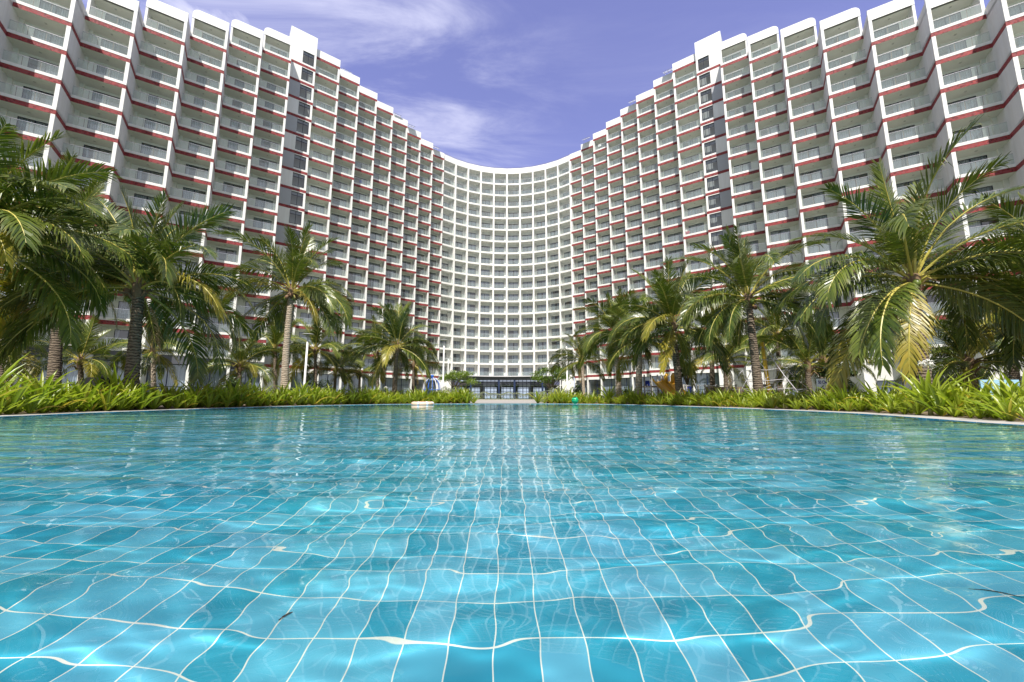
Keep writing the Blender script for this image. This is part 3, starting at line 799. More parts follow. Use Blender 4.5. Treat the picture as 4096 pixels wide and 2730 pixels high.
def palm(label, bpx, depth, cpx, cpy, Lf, nf, seed, r=0.17, bark='palm_bark_dark', bend=0.0, spec=(), coco=0, dry=1, yellow=1, lo=-24, base_z=0.02, group='coconut palms around the pool'):
    rg = random.Random(seed)
    base = at_y(bpx, 1590, depth); base.z = base_z
    top = at_y(cpx, cpy, depth + rg.uniform(-.2, .2)*0)
    root = empty('palm_tree', base); tag(root, label, 'palm tree', group)
    tv = top - base; H = tv.length
    mb = MB(); n = max(16, int(H*9)); pts = []; rad = []
    side = Vector((1, 0.2, 0)).normalized()
    for i in range(n+1):
        t = i/n
        p = tv*t + side*bend*math.sin(math.pi*t)*H
        pts.append(p); rr = r*(1 - 0.34*t) * (1 + 0.42*math.exp(-t*H*2.6))
        rad.append(rr*(1 + (0.045 if i % 2 else -0.03) + rg.uniform(-.02, .02)))
    mb.tube(pts, rad, bark, 14)
    mb.build('trunk', root, True)
    # swollen fibrous crown base with old leaf stubs
    hb = MB(); c = tv
    hb.tube([c+Vector((0,0,-.42)), c+Vector((0,0,-.2)), c+Vector((0,0,.05)), c+Vector((0,0,.3))], [r*.62, r*1.05, r*1.0, r*.4], 'fibre', 10)
    for i in range(12):
        a = rg.uniform(0, 6.28); z = rg.uniform(-.5, -.05); o = Vector((math.cos(a), math.sin(a), 0))
        hb.tube([c+o*r*.7+Vector((0,0,z)), c+o*(r*.9+.12)+Vector((0,0,z+.16)), c+o*(r*.9+rg.uniform(.2, .4))+Vector((0,0,z+rg.uniform(-.05, .25)))], [.045, .035, .012], 'fibre' if rg.random() < .6 else 'rachis', 5)
    hb.build('crown_base', root)
    # fronds: lowest first, up to the spear
    items = list(spec)
    for i in range(nf):
        t = i/(nf-1); el = lo + (88-lo)*t**0.85 + rg.uniform(-9, 9)
        az = i*2.39996 + rg.uniform(-.35, .35) + seed
        if el < 38 and math.sin(az) < -0.5: az = (-.35 if math.cos(az) > 0 else math.pi+.35) + rg.uniform(-.3, .3)
        items.append((math.degrees(az), el, Lf*rg.uniform(0.86, 1.08)*(0.86 if el > 70 else 1.0), 'y' if (i < yellow) else None))
    for i in range(dry): items.append((rg.uniform(25, 155), -60, Lf*0.6, 'd'))
    for az, el, ln, kind in items:
        if kind == 'd': me = rg.choice(FR_D)
        elif kind == 'y' and el > -20: me = rg.choice(FR_Y)
        else: me = rg.choice(min(FR, key=lambda q: abs(q[0]-el))[1])
        a = R(az); off = Vector((math.cos(a), math.sin(a), 0))*r*0.45
        f_ = link('frond', me, root, c + off + Vector((0, 0, 0.0 + 0.2*max(0, math.sin(R(el))) - 0.1)), (rg.uniform(-.18, .18), 0, a), (ln, ln*rg.choice((1, -1)), ln))
    for i in range(coco):
        a = rg.uniform(0, 6.28); link('coconut', COCO[0 if rg.random() < .75 else 1], root, c + Vector((math.cos(a)*rg.uniform(.16, .3), math.sin(a)*rg.uniform(.16, .3), rg.uniform(-.42, -.12))), (rg.uniform(-.5, .5), rg.uniform(-.5, .5), 0))
    return root

# azimuths: 0 = to the right, 90 = away from the camera, 180 = to the left, 270 = towards the camera
palm('tall dark-trunked coconut palm standing by the black covered grill', 524, 12.0, 557, 1150, 3.7, 26, 3, r=0.185, spec=[(332, 8, 3.5, None), (200, -15, 3.7, None), (10, 30, 3.6, None), (222, 14, 2.4, 'y'), (185, 20, 3.9, None), (0, 8, 3.9, None), (20, 70, 3.6, None), (160, 75, 3.6, None)], coco=4, dry=1, yellow=2)
palm('slender coconut palm with pale leaning trunk and brown nuts, left of the lamp post', 1138, 18.5, 1168, 1165, 3.55, 22, 8, r=0.175, bark='palm_bark_pale', bend=-0.012, spec=[(345, 12, 3.9, None), (320, -12, 3.2, 'y'), (0, 28, 3.3, None), (180, 0, 3.4, None)], coco=8, dry=1, yellow=3)
palm('bushy coconut palm before the inner left wing, beside a pale bare trunk', 1575, 23.0, 1590, 1385, 3.0, 28, 14, r=0.15, spec=[(270, -10, 2.7, 'y'), (190, 12, 3.2, None), (350, 5, 3.2, None)], dry=2, yellow=2)
palm('large coconut palm cut off by the left edge, long fronds arching over the pool bed', -190, 9.6, -150, 960, 3.7, 18, 21, r=0.2, lo=0, spec=[(5, 56, 3.6, None), (350, 44, 3.5, None), (340, 22, 3.6, None), (20, 28, 3.9, None), (335, -8, 3.0, 'y'), (10, 8, 3.7, None), (30, 50, 3.6, None), (15, -12, 3.6, None)], coco=0, dry=0)
palm('dense shaded coconut palm between the left-edge palm and the dark-trunked palm', 215, 14.5, 250, 1010, 3.8, 30, 33, r=0.19, dry=2, yellow=1, lo=-20)
palm('big coconut palm with ringed dark trunk and yellowing fronds near the flowering lily', 3700, 10.6, 3650, 1120, 3.75, 26, 41, r=0.175, spec=[(350, 10, 3.6, None), (0, 28, 3.7, None), (185, 15, 3.7, None), (205, -14, 3.5, None), (352, 46, 2.9, 'y'), (218, -32, 3.1, 'y'), (188, -55, 2.7, None)], coco=2, dry=0, yellow=0)
palm('tall coconut palm right behind the yellow climbing-net pole', 3038, 15.5, 2992, 1190, 3.5, 25, 52, r=0.175, bark='palm_bark_dark', spec=[(190, 14, 3.6, None), (215, -20, 2.6, 'y'), (325, -8, 3.3, None), (318, 25, 2.8, None)], coco=6, dry=1)
palm('broad coconut palm with dark trunk in front of the yellow slides', 2722, 18.8, 2690, 1300, 3.45, 27, 63, r=0.18, spec=[(228, -10, 3.3, 'y'), (240, -34, 2.8, 'y'), (200, 6, 3.6, None), (322, -14, 3.1, None), (170, 22, 3.5, None)], coco=5, dry=1)
palm('coconut palm with pale lit trunk nearest the lobby on the right', 2478, 23.5, 2462, 1335, 3.0, 25, 71, r=0.17, bark='palm_bark_pale', dry=2, yellow=3, coco=3)
palm('second pale-trunked palm tucked behind the slide palm', 2553, 21.5, 2558, 1360, 2.9, 24, 78, r=0.19, bark='palm_bark_pale', dry=3, yellow=3)
palm('small slim palm at the left end of the right-hand palm row', 2336, 29, 2328, 1440, 2.6, 22, 85, r=0.12, bark='palm_bark_pale', dry=3, yellow=3)
palm('short palm between the slide palm and the net pole, yellow midribs showing', 2905, 22.0, 2900, 1448, 2.3, 18, 93, r=0.13, dry=1, yellow=3)
palm('short palm behind the climbing net with a dry hanging frond', 3237, 17.5, 3230, 1462, 2.2, 18, 99, r=0.14, dry=2, yellow=3)
palm('dark-trunked palm right behind the 50 cm depth sign', 3285, 20.5, 3290, 1440, 2.6, 20, 107, r=0.16, dry=1, yellow=2)
palm('low dark palm in the shade behind the big flowering lily', 3880, 14.0, 3872, 1450, 2.7, 24, 115, r=0.2, dry=2, yellow=3, lo=-40)
palm('palm beyond the right edge reaching its long fronds into view', 4330, 11.5, 4290, 1130, 3.7, 22, 122, r=0.18, spec=[(180, 24, 3.8, None), (170, 5, 3.7, None), (195, -10, 3.6, 'y'), (185, 45, 3.6, None)], dry=0)
palm('shaded palm behind the light blue fish board', 4060, 16.0, 4050, 1400, 2.9, 24, 131, r=0.18, dry=1)
palm('leafy palm filling the gap behind the net-pole palm', 3120, 23, 3110, 1345, 3.0, 24, 137, r=0.16, dry=1)
palm('dense palm between the broad slide palm and the tall net-pole palm', 2850, 24, 2845, 1330, 3.0, 24, 145, r=0.16, dry=1)
palm('small palm with arching fronds left of the black covered grill', 330, 20.0, 322, 1442, 2.45, 20, 151, r=0.13, dry=1, yellow=3)
palm('small palm with a pale leaning trunk right of the dark-trunked palm', 620, 20.5, 612, 1400, 2.2, 18, 158, r=0.12, bark='palm_bark_pale', spec=[(0, 25, 2.2, None), (300, -20, 1.9, 'y')], dry=1, yellow=2, coco=2)
palm('short triple-stemmed looking palm before the dark fascia', 955, 22.0, 960, 1462, 2.3, 22, 166, r=0.13, dry=2, yellow=3)
palm('short palm left of the slender pale palm', 1105, 26, 1100, 1400, 2.6, 22, 172, r=0.13, dry=1)
palm('feathery palm right behind the tall lamp post', 1262, 25, 1262, 1400, 2.6, 22, 180, r=0.12, dry=1)
palm('small upright palm between the lamp post and the bushy palm', 1335, 27, 1345, 1478, 2.2, 18, 188, r=0.11, dry=1, yellow=3)
palm('thin low palm half hidden behind the bushy palm', 1436, 28, 1440, 1490, 1.9, 16, 195, r=0.1, dry=1, yellow=2)
palm('bare pale-trunked palm left of the bushy palm', 1512, 25, 1508, 1405, 2.3, 16, 203, r=0.13, bark='palm_bark_pale', dry=3, yellow=3)
palm('small palm at the left edge below the big arching frond', 30, 15.5, -20, 1390, 2.6, 18, 211, r=0.14, dry=1, yellow=3)
palm('small palm right of the bushy palm, next to the blue dome cage', 1652, 27, 1655, 1455, 2.2, 16, 219, r=0.12, dry=2, yellow=2)

# ---------------------------------------------------------------- lilies of the pool bed
def lily_mesh(name, nleaf, h, seed, wide=0.075, spread=1.0):
    rg = random.Random(seed); mb = MB(); mb.tip = []; k = mb.mi('lily_leaf')
    for i in range(nleaf):
        az = i*2.4 + rg.uniform(-.4, .4); inner = i/nleaf
        el = R(38 + 46*inner + rg.uniform(-8, 8)); ln = h*rg.uniform(0.8, 1.25)*(0.95 + 0.2*(1-inner)); bend = R(rg.uniform(20, 75))*(1.15-inner*0.7)*spread
        o = Vector((math.cos(az), math.sin(az), 0)); sd = Vector((-o.y, o.x, 0)); w = wide*rg.uniform(0.75, 1.2)
        p = o*0.03; ns = 6; rows = []
        td = rg.random()**4*0.9
        yel = rg.choice((0.6, 1.0)) if rg.random() < 0.05 else 0.0
        for s in range(ns+1):
            t = s/ns; e = el - bend*t**1.6
            d = o*math.cos(e) + Vector((0, 0, math.sin(e)))
            up = -o*math.sin(e) + Vector((0, 0, math.cos(e)))
            ww = w*(0.55 + 1.5*t - 2.05*t**2.2 + 0.02) if t < 1 else 0.002
            ww = max(ww, 0.002); fold = 0.35*ww
            rows.append([mb.add(p - sd*ww/2 + up*fold), mb.add(p), mb.add(p + sd*ww/2 + up*fold)])
            mb.tip += [max(yel, td*max(0, t-.6)*2.0)]*3
            p = p + d*ln/ns
        for r0, r1 in zip(rows, rows[1:]):
            for j in (0, 1): mb.f.append([r0[j], r0[j+1], r1[j+1], r1[j]]); mb.m.append(k)
    return mb.mesh(name, True)
LILY = [lily_mesh('lily_clump', n, h, s) for n, h, s in ((15, .66, 1), (18, .72, 2), (13, .58, 3), (20, .7, 4), (16, .78, 5), (12, .5, 6), (22, .68, 7), (17, .62, 8))]
LILY_BIG = [lily_mesh('lily_clump', n, h, s, wide=0.12, spread=0.9) for n, h, s in ((22, 1.12, 21), (26, 1.2, 22), (20, 1.0, 23))]
# walk along the outer side of the rim
bed = [(a, (b_-a)) for a, b_ in zip(rim_out, rim_out[1:])]
cum = [0]
for a, d in bed: cum.append(cum[-1] + d.length)
def on_bed(s, off):
    for i, (a, d) in enumerate(bed):
        if cum[i+1] >= s:
            t = (s-cum[i])/d.length; n = Vector((-d.y, d.x)).normalized()
            return a + d*t + n*off
    return None
def proj(v):
    c = Vector(v) - Vector((0, 0, CAM_H))
    x = c.x*math.cos(YAW) - c.y*math.sin(YAW); f_ = c.x*math.sin(YAW) + c.y*math.cos(YAW)
    zc = f_*math.cos(PITCH) + c.z*math.sin(PITCH); yc = c.z*math.cos(PITCH) - f_*math.sin(PITCH)
    if zc < 0.3: return None
    return 2048 + FPX*x/zc, 1365 - FPX*yc/zc
GAP = (1905, 2150)
cand = []
s_ = 0.0; rg = random.Random(19)
rows = ((0.16, 0.34), (0.48, 0.38), (0.85, 0.42), (1.3, 0.5), (1.85, 0.6), (2.5, 0.75))
for ri, (off, sp) in enumerate(rows):
    s = rg.uniform(0, .3)
    while s < cum[-1]:
        q = on_bed(s, off + rg.uniform(-.1, .1)); s += sp*rg.uniform(0.8, 1.25)
        if q is None: break
        pp = proj((q.x, q.y, 0.3))
        if pp is None or not (-120 < pp[0] < 4216): continue
        if GAP[0] - (0 if ri == 0 else 40) < pp[0] < GAP[1] + (0 if ri == 0 else 40): continue
        cand.append((ri, q, pp[0]))
nind = 0; extra = []
for ri, q, px in sorted(cand, key=lambda c: (c[0], c[1].length)):
    sc = rg.choice((rg.uniform(.5, .8), rg.uniform(.8, 1.1), rg.uniform(.9, 1.25)))*(0.88 if ri == 0 else 1.0)*(0.92 if px > 2300 else 1.2)
    if px > 2250 and ri == 0: sc *= 0.75
    if rg.random() < 0.07: continue
    if nind < 285:
        o = link('lily_clump', rg.choice(LILY), None, (q.x, q.y, 0.012), (0, 0, rg.uniform(0, 6.28)), (sc, sc, sc*rg.uniform(.9, 1.1)))
        tag(o, 'strappy yellow-green lily clump in the dense bed behind the pool rim', 'lily clump', 'lily clumps in the pool bed'); nind += 1
    else: extra.append((q, sc))
def merge_copies(name, items, mat):
    V = []; F = []; TP = []; base = 0
    for me, q, sc, rz in items:
        n = len(me.vertices); a = np.empty(n*3); me.vertices.foreach_get('co', a); a = a.reshape(-1, 3)
        c, s = math.cos(rz), math.sin(rz)
        b_ = np.stack([(a[:,0]*c - a[:,1]*s)*sc + q[0], (a[:,0]*s + a[:,1]*c)*sc + q[1], a[:,2]*sc + 0.012], -1)
        t = np.empty(n); me.attributes['tip'].data.foreach_get('value', t)
        lp = np.empty(len(me.loops), int); me.loops.foreach_get('vertex_index', lp)
        V.append(b_); TP.append(t); F.append(lp.reshape(-1, 4) + base); base += n
    V = np.concatenate(V); F = np.concatenate(F); TP = np.concatenate(TP)
    me = bpy.data.meshes.new(name); me.vertices.add(len(V)); me.vertices.foreach_set('co', V.ravel())
    me.loops.add(len(F)*4); me.loops.foreach_set('vertex_index', F.ravel()); me.polygons.add(len(F)); me.polygons.foreach_set('loop_start', np.arange(len(F))*4)
    me.polygons.foreach_set('use_smooth', np.ones(len(F), bool)); me.update(calc_edges=True)
    a = me.attributes.new('tip', 'FLOAT', 'POINT'); a.data.foreach_set('value', TP.astype(np.float32)); me.materials.append(M[mat])
    return link(name, me)
if extra:
    o = merge_copies('lily_undergrowth', [(rg.choice(LILY), q, sc, rg.uniform(0, 6.28)) for q, sc in extra], 'lily_leaf')
    tag(o, 'mass of strappy lily leaves filling the back of the pool bed', 'lily bed', kind='stuff')

def flower_mesh(seed, n=6):
    rg = random.Random(seed); mb = MB()
    for i in range(n):
        a = i*6.283/n; hr = rg.uniform(.06, .17); hub = Vector((math.cos(a)*hr, math.sin(a)*hr, rg.uniform(-.05, .08)))
        mb.tube([(0, 0, -.04), tuple(hub*0.6), tuple(hub)], .006, 'stem_pale', 4)
        for j in range(6):
            b_ = rg.uniform(0, 6.28); o = Vector((math.cos(b_), math.sin(b_), 0)); l = rg.uniform(.05, .1); c_ = rg.uniform(-.02, .03)
            mb.tube([tuple(hub), tuple(hub+o*l*.6+Vector((0,0,.02+c_))), tuple(hub+o*l+Vector((0,0,-.015+c_))), tuple(hub+o*l*.75+Vector((0,0,-.06+c_)))], [.005, .006, .005, .002], 'petal_white', 4)
    return mb.mesh('flower', True)
FLOW = flower_mesh(4)
def big_lily(px, top_py, label, var, off=0.35, flower=False, stem=0.0, w=1.0):
    # stand it behind the rim where the line of sight at px crosses the bed
    best = min((abs(proj((q.x, q.y, 0.2))[0]-px), i) for i, q in enumerate([on_bed(s, off) for s in np.linspace(0, cum[-1]*0.999, 900)]) if proj((q.x, q.y, 0.2)))
    q = on_bed(np.linspace(0, cum[-1]*0.999, 900)[best[1]], off)
    h = at_y(px, top_py, q.y).z
    root = empty('large_lily', (q.x, q.y, 0.012)); tag(root, label, 'lily', 'large lilies in the pool bed')
    sc = (h - stem)/1.12
    link('leaf_rosette', LILY_BIG[var % 3], root, (0, 0, stem), (0, 0, px*0.37), (sc*w, sc*w, sc))
    mb = MB(); mb.tube([(0, 0, 0), (0, 0, stem*.5+.03), (0, 0, stem+.14)], [.06*sc, .052*sc, .035*sc], 'stem_pale', 8); mb.build('stem', root, True)
    if flower:
        mb = MB(); mb.tube([(0, 0, stem+.1), (.03, -.03, h*.95), (.04, -.05, h+.06)], [.014, .012, .009], 'stem_pale', 5); mb.build('flower_stalk', root, True)
        link('flower', FLOW, root, (.04, -.05, h+.1), (0, 0, 1.0), (1.25*sc,)*3)
    return root
for a in ((160, 1470, 'tall broad-leaved lily at the left end of the pool bed', 0, 0.5, False, 0.25),
          (505, 1512, 'large lily with withered flower heads before the dark palm trunk', 1, 0.6, False, 0.05),
          (835, 1520, 'large spreading lily midway along the left bed', 2, 0.7, False, 0.1),
          (1265, 1532, 'large lily in front of the dark green rounded bush', 0, 0.4, False, 0.05),
          (1440, 1545, 'large lily in front of the small grey bush', 1, 0.4, False, 0.05),
          (1545, 1560, 'white-flowered lily below the bushy palm', 2, 0.5, True, 0.0),
          (1790, 1580, 'white-flowered lily behind the floating life ring', 2, 0.5, True, 0.0),
          (1855, 1552, 'tall lily left of the bollard by the terrace', 0, 0.5, False, 0.1),
          (2235, 1560, 'white-flowered lily beside the right bollard', 2, 0.5, True, 0.0),
          (2432, 1538, 'tall upright lily in front of the pale lit palm trunk', 0, 0.6, False, 0.15),
          (2705, 1562, 'large lily at the foot of the yellow slides', 1, 0.5, False, 0.0),
          (2895, 1555, 'large dark green lily under the blue play panel', 1, 0.4, False, 0.05),
          (3060, 1545, 'large lily against the net-pole palm trunk', 2, 0.9, False, 0.1),
          (3132, 1572, 'lily on a pale thick stem right at the pool rim', 2, 0.12, False, 0.16),
          (3350, 1555, 'large lily right of the depth sign', 0, 0.6, False, 0.1),
          (3722, 1478, 'biggest lily, wide leaves and curled white flowers, by the right rim', 1, 0.3, True, 0.12),
          (4030, 1500, 'broad dark lily hiding the fish board', 0, 0.6, False, 0.15)):
    big_lily(*a)
# ---------------------------------------------------------------- shrubs, hedges, small trees
def leaf_cloud(mb, pts_, size, mat, rg):
    k = mb.mi(mat)
    for p in pts_:
        a = Vector((rg.gauss(0, 1), rg.gauss(0, 1), rg.gauss(0, 1))).normalized(); b_ = a.orthogonal().normalized(); c = a.cross(b_)
        s = size*rg.uniform(.6, 1.3)
        i = [mb.add(p - b_*s), mb.add(p + c*s*.42), mb.add(p + b_*s), mb.add(p - c*s*.42)]
        mb.f.append(i); mb.m.append(k)
def dome_pts(c, r, n, rg, shell=0.35):
    o = []
    for _ in range(n):
        d = Vector((rg.gauss(0, 1), rg.gauss(0, 1), abs(rg.gauss(0, 1)))).normalized()
        bump = 1 + 0.10*math.sin(d.x*7+c[0])*math.sin(d.y*6) + 0.06*math.sin(d.z*11+d.x*9)
        t = bump*(1 - shell*rg.random()**1.6)
        o.append(Vector((c[0]+d.x*r[0]*t, c[1]+d.y*r[1]*t, c[2]+d.z*r[2]*t)))
    return o
def shrub(label, px, depth, top_py, wpx, mat, n=1500, size=0.035, name='shrub', cat='shrub', seed=1, group=None, base=0.0):
    rg = random.Random(seed); b_ = at_y(px, 1590, depth); h = at_y(px, top_py, depth).z; rx = wpx/2/FPX*depth
    root = empty(name, (b_.x, b_.y, 0.02)); tag(root, label, cat, group)
    mb = MB(); leaf_cloud(mb, dome_pts((0, 0, base), (rx, rx*.9, h-base), n, rg), size, mat, rg); mb.build('foliage', root)
    mb = MB()
    for i in range(5):
        a = i*1.26; mb.tube([(0, 0, 0), (math.cos(a)*rx*.3, math.sin(a)*rx*.3, h*.5), (math.cos(a)*rx*.6, math.sin(a)*rx*.6, h*.8)], [.03, .02, .008], 'bark', 5)
    mb.build('stem', root); return root
shrub('dark green rounded bush right of the tall lamp post', 1270, 22.5, 1520, 150, 'shrub_leaf', 2600, .05, seed=2)
shrub('grey-green rounded bush left of the pale bare trunk', 1435, 23, 1542, 82, 'silver_leaf', 1800, .035, seed=3)
shrub('dark plumeria bush with white blossoms right of the large left lily', 925, 19, 1508, 75, 'shrub_leaf', 500, .11, seed=4)
shrub('plumeria bush with pale blossoms below the right palms', 2312, 32, 1540, 52, 'shrub_leaf', 700, .11, seed=5)
shrub('low silvery mound of clipped shrubs behind the left bollard', 1800, 27, 1552, 165, 'silver_leaf', 4200, .045, seed=6)
shrub('low silvery mound of clipped shrubs behind the right bollard', 2225, 27, 1557, 150, 'silver_leaf', 4200, .045, seed=7)
shrub('purple-leaved low shrub at the right end of the lobby hedge', 2172, 40, 1583, 66, 'purple_leaf', 900, .06, seed=8)
shrub('small dark bush behind the slide palm', 2505, 22, 1552, 40, 'shrub_leaf', 500, .07, seed=9)
def hedge(label, px0, px1, depth, top_py, mat, seed):
    rg = random.Random(seed); a = at_y(px0, 1590, depth); c = at_y(px1, 1590, depth); h = at_y(px0, top_py, depth).z
    mb = MB(); P_ = []
    L_ = c.x - a.x
    for _ in range(int(L_*520)):
        x = rg.uniform(0, L_); t = rg.random()
        hh = h*(1 + .10*math.sin(x*2.3+seed)+.06*math.sin(x*5.1))
        if t < .45: P_.append(Vector((x, rg.uniform(0, .9), hh - rg.random()**2*.15)))
        else: P_.append(Vector((x, rg.random()**2*.25, rg.uniform(0, hh))))
    leaf_cloud(mb, P_, .05, mat, rg)
    o = mb.build('hedge'); o.location = (a.x, depth, 0.03); tag(o, label, 'hedge'); return o
hedge('low grey-green clipped hedge in front of the glazed lobby', 1876, 2165, 42, 1574, 'silver_leaf', 4)
kb = MB(); a = at_y(1885, 1590, 40.6); c = at_y(2180, 1590, 40.6); kb.box(a.x, c.x, 40.5, 40.75, 0.036, 0.16, 'rim_stone'); tag(kb.build('kerb'), kind='structure')

def tree(label, bpx, depth, top_py, cx0, cx1, bot_py, mat, seed, n=1600, size=.11, tiers=7, lean=0.0):
    rg = random.Random(seed); b_ = at_y(bpx, 1590, depth); H = at_y(bpx, top_py, depth).z; zb = at_y(bpx, bot_py, depth).z
    root = empty('broadleaf_tree', (b_.x, b_.y, 0.02)); tag(root, label, 'tree')
    wl_ = (at_y(cx0, 1590, depth).x - b_.x, at_y(cx1, 1590, depth).x - b_.x)
    tr = MB(); fork = Vector((lean, 0, zb*.75)); tr.tube([(0,0,0), (lean*.4, 0, zb*.4), tuple(fork)], [.09, .075, .06], 'bark', 7)
    fo_ = MB()
    for i in range(tiers):
        t = (i+.5)/tiers; x = wl_[0] + (wl_[1]-wl_[0])*((i*0.618+.1) % 1.0); z = zb + (H-zb)*rg.uniform(.25, .9); y = rg.uniform(-.5, .5)*(wl_[1]-wl_[0])*.5
        z = min(z, zb + (H-zb)*(1 - .55*abs(2*((x-wl_[0])/(wl_[1]-wl_[0]))-1)**2))
        e = Vector((x, y, z)); tr.tube([tuple(fork), tuple(fork.lerp(e, .5)+Vector((0,0,.12))), tuple(e)], [.045, .028, .01], 'bark', 5)
        rr = (wl_[1]-wl_[0])*rg.uniform(.14, .2)
        pl = []
        for _ in range(n//tiers):
            d = Vector((rg.gauss(0, 1), rg.gauss(0, 1), rg.gauss(0, .45)))*rr*.62
            pl.append(e + d + Vector((0, 0, -.12*d.length)))
        leaf_cloud(fo_, pl, size, mat, rg)
    tr.build('trunk', root, True); fo_.build('crown', root); return root
tree('small bright tree left of the lobby canopy with layered feathery branches', 1815, 36, 1488, 1772, 1895, 1545, 'bright_leaf', 5, 2600, .085, 11)
tree('light green feathery tree right of the lobby canopy', 2205, 34, 1462, 2142, 2268, 1550, 'bright_leaf', 6, 2600, .09, 12)
tree('round-leaved tree between the slide palm and its neighbour', 2752, 25, 1442, 2722, 2790, 1520, 'shrub_leaf', 7, 1500, .09, 8)
tree('small umbrella-shaped tree with dark trunk right of the depth sign', 3375, 17, 1470, 3315, 3410, 1512, 'shrub_leaf', 8, 700, .085, 7)

# ---------------------------------------------------------------- street furniture
principled('galvanised', (0.55, 0.56, 0.57), 0.4, metal=0.4)
principled('lamp_white', (0.72, 0.72, 0.70), 0.5)
principled('bollard_dark', (0.07, 0.075, 0.09), 0.5)
principled('play_yellow', (0.72, 0.42, 0.05), 0.42)
principled('pole_yellow', (0.78, 0.50, 0.04), 0.4)
principled('play_blue', (0.010, 0.035, 0.36), 0.4)
principled('cage_blue', (0.02, 0.12, 0.50), 0.4)
principled('rope_white', (0.62, 0.60, 0.64), 0.8)
principled('post_grey', (0.30, 0.29, 0.27), 0.8, var=0.2, vscale=8)
principled('brown_panel', (0.20, 0.14, 0.09), 0.8, var=0.15, vscale=3)
principled('sign_white', (0.80, 0.81, 0.84), 0.4)
principled('sign_blue', (0.03, 0.03, 0.30), 0.5)
principled('board_blue', (0.30, 0.52, 0.66), 0.5)
principled('fish_navy', (0.02, 0.05, 0.19), 0.5)
principled('black_cover', (0.006, 0.006, 0.007), 0.8)
principled('ring_cream', (0.72, 0.50, 0.36), 0.45, var=0.05)
principled('ring_band', (0.75, 0.76, 0.80), 0.5)
principled('mark_navy', (0.05, 0.05, 0.16), 0.5)
principled('cloth_red', (0.40, 0.02, 0.06), 0.9); principled('cloth_yellow', (0.65, 0.5, 0.12), 0.9); principled('cloth_white', (0.75, 0.75, 0.74), 0.9)
principled('cloth_blue', (0.04, 0.07, 0.42), 0.9); principled('cloth_green', (0.08, 0.62, 0.12), 0.9); principled('cloth_purple', (0.22, 0.14, 0.40), 0.9)

def lamp_post(label, bpx, depth, tpy, head, r=0.06):
    b_ = at_y(bpx, 1590, depth); H = at_y(bpx, tpy, depth).z
    root = empty('lamp_post', (b_.x, b_.y, 0.02)); tag(root, label, 'lamp post', 'lamp posts around the garden')
    mb = MB(); mb.tube([(0, 0, 0), (0, 0, H*.18), (0, 0, H*.19), (0, 0, H)], [r*1.25, r*1.2, r, r*.75], 'lamp_white', 10); mb.build('pole', root, True)
    mb = MB()
    if head == 'disc':
        mb.tube([(0, 0, H-.02), (0, 0, H+.03), (0, 0, H+.06)], [.08, .36, .30], 'galvanised', 14); mb.build('lamp_head', root)
    else:
        for sgn in (-1, 1):
            q = MB(); q.tube([(0, 0, H-.03), (sgn*.25, 0, H+.06), (sgn*.42, 0, H-.02)], [.03, .05, .03], 'galvanised', 6); q.build('lamp_head', root)
    return root
lamp_post('tall white lamp post with round flat head left of the bushy palm', 1214, 24, 1342, 'disc', .07)
lamp_post('white lamp post with round flat head by the left lobby tree', 1771, 33, 1364, 'disc', .07)
lamp_post('thin white lamp post with two small heads beside the left lobby tree', 1790, 46, 1437, 'twin', .05)
lamp_post('white lamp post with flat head before the right palm row', 2270, 33, 1367, 'disc', .07)
lamp_post('thin white lamp post with two small heads in the right feathery tree', 2242, 46, 1430, 'twin', .05)

def bollard(label, px, depth, tpy):
    b_ = at_y(px, 1590, depth); H = at_y(px, tpy, depth).z
    root = empty('bollard_light', (b_.x, b_.y, 0.03)); tag(root, label, 'bollard light', 'bollard lights beside the terrace')
    mb = MB(); mb.tube([(0, 0, 0), (0, 0, H-.06)], .05, 'bollard_dark', 10); mb.build('post', root, True)
    mb = MB(); mb.tube([(0, 0, H-.06), (0, 0, H-.02), (0, 0, H)], [.10, .125, .11], 'bollard_dark', 14); mb.build('cap', root)
bollard('dark bollard light at the left corner of the terrace', 1877, 23.6, 1563); bollard('dark bollard light at the right corner of the terrace', 2190, 23.6, 1566)

# blue dome cage
b_ = at_y(1727, 1590, 31); H = at_y(1727, 1513, 31).z; rr = 36/FPX*31
root = empty('dome_cage', (b_.x, b_.y, 0.02)); tag(root, 'bright blue bird-cage shaped play dome behind the left bed', 'play dome')
for i in range(14):
    a = i*6.283/14; o = Vector((math.cos(a), math.sin(a), 0)); mb = MB()
    mb.tube([tuple(o*rr)] + [tuple(o*rr*math.cos(t*math.pi/16) + Vector((0, 0, H*.5+H*.5*math.sin(t*math.pi/16)))) for t in range(0, 9)], .024, 'cage_blue' if i % 4 else 'sign_white', 5); mb.build('rib', root, True)
for z in (H*.5, H*.08):
    mb = MB(); mb.tube([(math.cos(i*6.283/28)*rr, math.sin(i*6.283/28)*rr, z) for i in range(29)], .026, 'cage_blue', 5, cap=False); mb.build('hoop', root, True)
mb = MB(); mb.tube([(0, 0, H), (0, 0, H+.12), (0, 0, H+.2), (0, 0, H+.24)], [.13, .11, .13, .02], 'cage_blue', 10); mb.build('finial', root, True)

